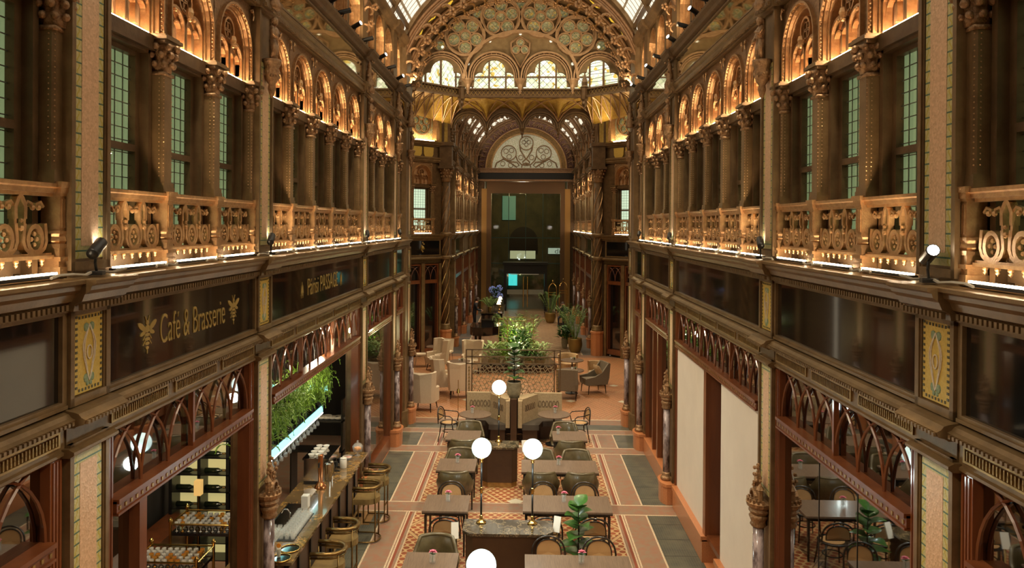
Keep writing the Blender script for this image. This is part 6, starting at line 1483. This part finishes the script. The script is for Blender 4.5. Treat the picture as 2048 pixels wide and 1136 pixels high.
for y in (-.2,0,.2): part('brew_group',MB().lathe([(.035,.2),(.035,.28)],(.26,y,0),10).tube([(.26,y,.2),(.26,y-.0,.2),(.38,y,.18)],.012,6),black,t)
for k in range(8):
    tag(ob('stacked_bowl',MB().lathe([(.03,0),(.06,.05),(.055,.05),(.028,.006),(.001,.006)],n=12,caps=False).mesh('stacked_bowl',white,True),None,(-3.54+.12*(k%2)+.03,12.75+.17*(k//2),1.383)),'small white bowl on the espresso machine, %s from the front, %s row'%(ORD(k//2),('wall-side','aisle-side')[k%2]),'bowl','bowls on the espresso machine')
t=thing('white_canister','round white canister with lid on the marble counter','canister',(-3.03,13.05,1.101)); part('canister_body',MB().lathe([(.055,0),(.06,.01),(.06,.15),(.055,.16)],n=18),white,t,True); part('lid',MB().lathe([(.058,.16),(.058,.175),(.02,.185),(.015,.2)],n=18),white,t)
t=thing('fruit_jar','footed glass jar of oranges with lid at the counter end','jar',(-2.94,13.78,1.101)); part('glass_jar',MB().lathe([(.06,0),(.02,.02),(.02,.05),(.08,.07),(.10,.16),(.098,.17)],n=18,caps=False),drinkglass,t,True); part('glass_lid',MB().lathe([(.10,.17),(.06,.22),(.012,.24),(.02,.27),(.001,.28)],n=18,caps=False),drinkglass,t,True)
for k in range(4): tag(ob('orange',MB().ball((0,0,0),.034,12).mesh('orange',mat('orange_peel',(.75,.28,.03),.5) if k==0 else bpy.data.materials['orange_peel'],True),None,(-2.94+.035*cos(k*PI/2),13.78+.035*sin(k*PI/2),1.226)),'orange inside the footed glass jar on the counter','orange','oranges in the jar')
t=thing('glass_bowl','shallow glass bowl of red sweets beside the fruit jar','bowl',(-3.06,13.5,1.101)); part('bowl_body',MB().lathe([(.05,0),(.09,.07),(.086,.07),(.045,.008)],n=16,caps=False),drinkglass,t,True); part('sweets',MB().lathe([(.075,.05),(.001,.065)],n=12,caps=False),mat('red_sweets',(.5,.12,.08),.5,0,(.7,.6,.5),60),t)
t=thing('steel_jug','tall steel jug beside the copper beer tower','jug',(-3.13,12.42,1.101)); part('jug_body',MB().lathe([(.06,0),(.065,.02),(.055,.26),(.06,.28)],n=16),chrome,t,True); part('handle',MB().tube([(0,.055,.24),(0,.10,.2),(0,.10,.1),(0,.06,.06)],.009,6),chrome,t)
t=thing('steel_jug','second steel jug behind the white canister','jug',(-3.16,12.72,1.101)); part('jug_body',MB().lathe([(.05,0),(.055,.02),(.045,.2),(.05,.22)],n=16),chrome,t,True); part('handle',MB().tube([(0,.045,.19),(0,.09,.15),(0,.09,.08),(0,.05,.05)],.009,6),chrome,t)
t=thing('water_tap','curved chrome tap beside the sink','tap',(-3.28,10.85,.931)); part('tap_pipe',MB().tube([(0,0,0),(0,0,.22),(-.04,0,.27),(-.10,0,.27),(-.13,0,.22)],.012,8),chrome,t,True); part('tap_base',MB().lathe([(.025,0),(.02,.03)],n=10),chrome,t)
tag(ob('paper_napkin_box',MB().box(-.05,.05,-.06,.06,0,.18).mesh('paper_napkin_box',paper),None,(-3.16,11.22,1.101)),'cream paper napkin box standing on the counter beside the sink','napkin box')
for (x,y),l in (((-2.93,9.74),'beside the tumbler mat'),((-2.96,9.46),'at the bottom frame edge')):
    t=thing('round_tray','black round tray with a gilt rim on the counter, '+l,'tray',(x,y,1.101),0,'round trays on the counter'); part('tray_disc',MB().lathe([(.12,0),(.12,.006),(.001,.006)],n=28,caps=False),ebony,t); part('gilt_rim',MB().tube([(.125*cos(2*PI*k/28),.125*sin(2*PI*k/28),.014) for k in range(28)],.009,6,True),gold,t,True)
t=thing('cocktail_glass','tall pale drink with an orange slice on the tray','drink',(-3.0,9.50,1.108)); part('glass_body',MB().lathe([(.025,0),(.032,.13),(.030,.13),(.024,.008),(.001,.008)],n=12,caps=False),drinkglass,t,True); part('drink',MB().lathe([(.023,.01),(.028,.11)],n=12),mat('pale_drink',(.6,.55,.35),.3),t); part('orange_slice',MB().lathe([(.03,-.003),(.03,.003)],(0,0,.145),12,'y'),bpy.data.materials['orange_peel'],t)
t=thing('dish_rack','dark shelf rack with stacked plates at the back of the bar','rack',(-4.0,14.9,0)); part('rack_frame',MB().box(-.5,.55,-.2,.2,.85,.88).box(-.5,.55,-.2,.2,1.45,1.48).box(-.5,-.47,-.2,.2,0,1.9).box(.52,.55,-.2,.2,0,1.9),black,t)
for k in range(9): tag(ob('plate_pile_dish',MB().lathe([(.06,0),(.10,.02+.0*k),(.10,.05+.01*(k%3)),(.06,.05)],n=16).mesh('white_dish',white,True),None,(-4.38+.115*k,14.88,(1.481 if k%2 else 1.481))),'white dish on the dark rack at the back of the bar, %s from the wall'%ORD(k),'dish','dishes on the back rack')
for o in [o for o in bpy.data.objects if o.name.startswith('plate_pile_dish')]: o.name='white_dish'
def mk_bot(n='bottle'):
    t=thing(n,'x','bottle'); part('bottle_glass',MB().lathe([(.036,0),(.037,.18),(.014,.23),(.014,.29)],n=10),bottle_m,t,True); part('cork_capsule',MB().lathe([(.016,.265),(.016,.30)],n=8),gold_s,t); return t
bottle_m=mat('dark_bottle_glass',(.015,.022,.010),.12,0,coat=.6)
bt=Proto(mk_bot)
for i in range(16): bt((-3.78,10.1+.235*i,2.031),0,'dark bottle behind the ferns on the teal-lit shelf, %s from the front'%ORD(i),'bottles on the bar shelf')
# back wall of the bar and wine rack of the café
single('back_counter',MB().box(-5.3,-4.9,9.0,14.6,0,.95),mahog,'mahogany back counter along the rear wall of the bar','counter')
t=thing('wine_rack','black wine rack with pale lit shelves of lying bottles','rack',(-4.62,11.35,0),.0)
m=MB()
for x in (-.62,-.18,.26,.62): m.box(x-.025,x+.025,-.14,.14,0,3.0)
for k in range(11): m.box(-.62,.62,-.14,.14,.25+.26*k,.265+.26*k)
part('rack_frame',m,black,t); part('lit_back_panel',MB().box(-.62,.28,.14,.16,.2,3.0),emat('pale_yellow_back_light',(.50,.42,.17),.42),t); part('dark_back_panel',MB().box(.28,.62,.14,.16,.2,3.0),black,t)
def mk_lb():
    t=thing('wine_bottle','x','bottle'); part('bottle_glass',MB().lathe([(.040,0),(.040,.20),(.015,.25),(.015,.31)],(0,0,0),10,'x'),bottle_m,t,True); part('capsule',MB().lathe([(.017,.27),(.017,.315)],(0,0,0),8,'x'),gold_s,t); return t
lb=Proto(mk_lb)
for k in range(2,10):
    for j,x in enumerate((-.56,-.12,.30)): lb((-4.62+x,11.3,.307+.26*k),0,'dark wine bottle lying on the rack, %s shelf from the floor, %s column'%(ORD(k),('wall-side','middle','aisle-side')[j]),'wine bottles in the rack')
def stand(x,y,z,lab,n,seed):
    t=thing('brass_display_table',lab,'table',(x,y,0)); part('table_top',MB().box(-.42,.42,-.26,.26,z-.04,z),ebony,t); 
    m=MB(); 
    for a in (-1,1): m.tube([(-.42,a*.26,z+.12),(.42,a*.26,z+.12)],.012,6); m.tube([(a*.42,-.26,z+.12),(a*.42,.26,z+.12)],.012,6)
    part('brass_rail',m,gold,t)
    for a in (-1,1):
        for b in (-1,1): part('leg',MB().lathe([(.02,0),(.02,z+.14),(.03,z+.16),(.03,z+.18),(.001,z+.22)],(a*.42,b*.26,0),8),gold,t,True)
    rn=random.Random(seed)
    for i in range(n):
        a=rn.choice((0,0,1)); tag(ob('spirit_glass',(SG0 if a==0 else SG1),None,(x-.36+.085*(i%9),y-.2+.085*(i//9),z+.001)),'small %s glass on the %s brass-railed table, %s rank, %s place'%('amber' if a else 'silvery','farther' if seed==1 else 'nearer',ORD(i//9),ORD(i%9)),'glass','glasses on the %s brass table'%('farther' if seed==1 else 'nearer'))
amberg=mat('amber_glass_cup',(.70,.36,.07),.1,.4,coat=1); SG0=MB().lathe([(.02,0),(.004,.01),(.004,.05),(.034,.08),(.030,.13)],n=10,caps=False).mesh('spirit_glass',mat('silvery_glass',(.75,.74,.70),.12,.3,coat=1),True); SG1=MB().lathe([(.02,0),(.004,.01),(.004,.05),(.034,.08),(.030,.13)],n=10,caps=False).mesh('amber_spirit_glass',amberg,True)
stand(-4.35,10.5,1.08,'farther brass-railed display table crowded with glasses',45,1); stand(-4.40,9.55,.98,'nearer brass-railed display table crowded with amber glasses',45,2)
for x,l in ((-4.72,'behind the farther display table, wall side'),(-4.05,'behind the farther display table, aisle side')):
    t=thing('shaded_table_lamp','lamp with tan square shade '+l,'lamp',(x,11.02,0)); part('lamp_pole',MB().lathe([(.06,0),(.01,.03),(.01,1.35)],n=8),gold,t); part('lamp_shade',MB().box(-.05,.05,-.05,.05,1.33,1.55),emat('tan_shade_glow',(.55,.33,.10),.5),t)
def pl(loc,e,col,r=.15,n='lamp_or_fill_glow'):
    l=bpy.data.lights.new(n,'POINT'); l.energy=e; l.color=col; l.shadow_soft_size=r; o=bpy.data.objects.new(n,l); C.objects.link(o); o.location=loc
pl((0,51.5,7.5),210,(1,.88,.58),.3); pl((-.15,29.1,1.2),26,(1,.95,.5),.1); pl((-.1,27.2,1.5),14,(1,.9,.5),.1)  # first is a fill added to brighten the house front, others light the plants
for x,y in ((-.50,11.42),(.285,11.42),(-.375,15.72)): pl((x,y-.3,1.75),9,(.85,1,.95),.1)
pl((-4.2,8.6,2.9),16,(1,.75,.45)); pl((-4.35,9.2,2.3),14,(1,.85,.6),.04); pl((-4.3,10.8,2.6),8,(1,.85,.6),.04); pl((-4.3,12.4,2.9),40,(1,.78,.5)); pl((-4.3,16.5,3.4),3,(1,.7,.4)); pl((-3.3,12.2,3.3),22,(1,.85,.6))  # fill lights added to brighten the café room and the bar
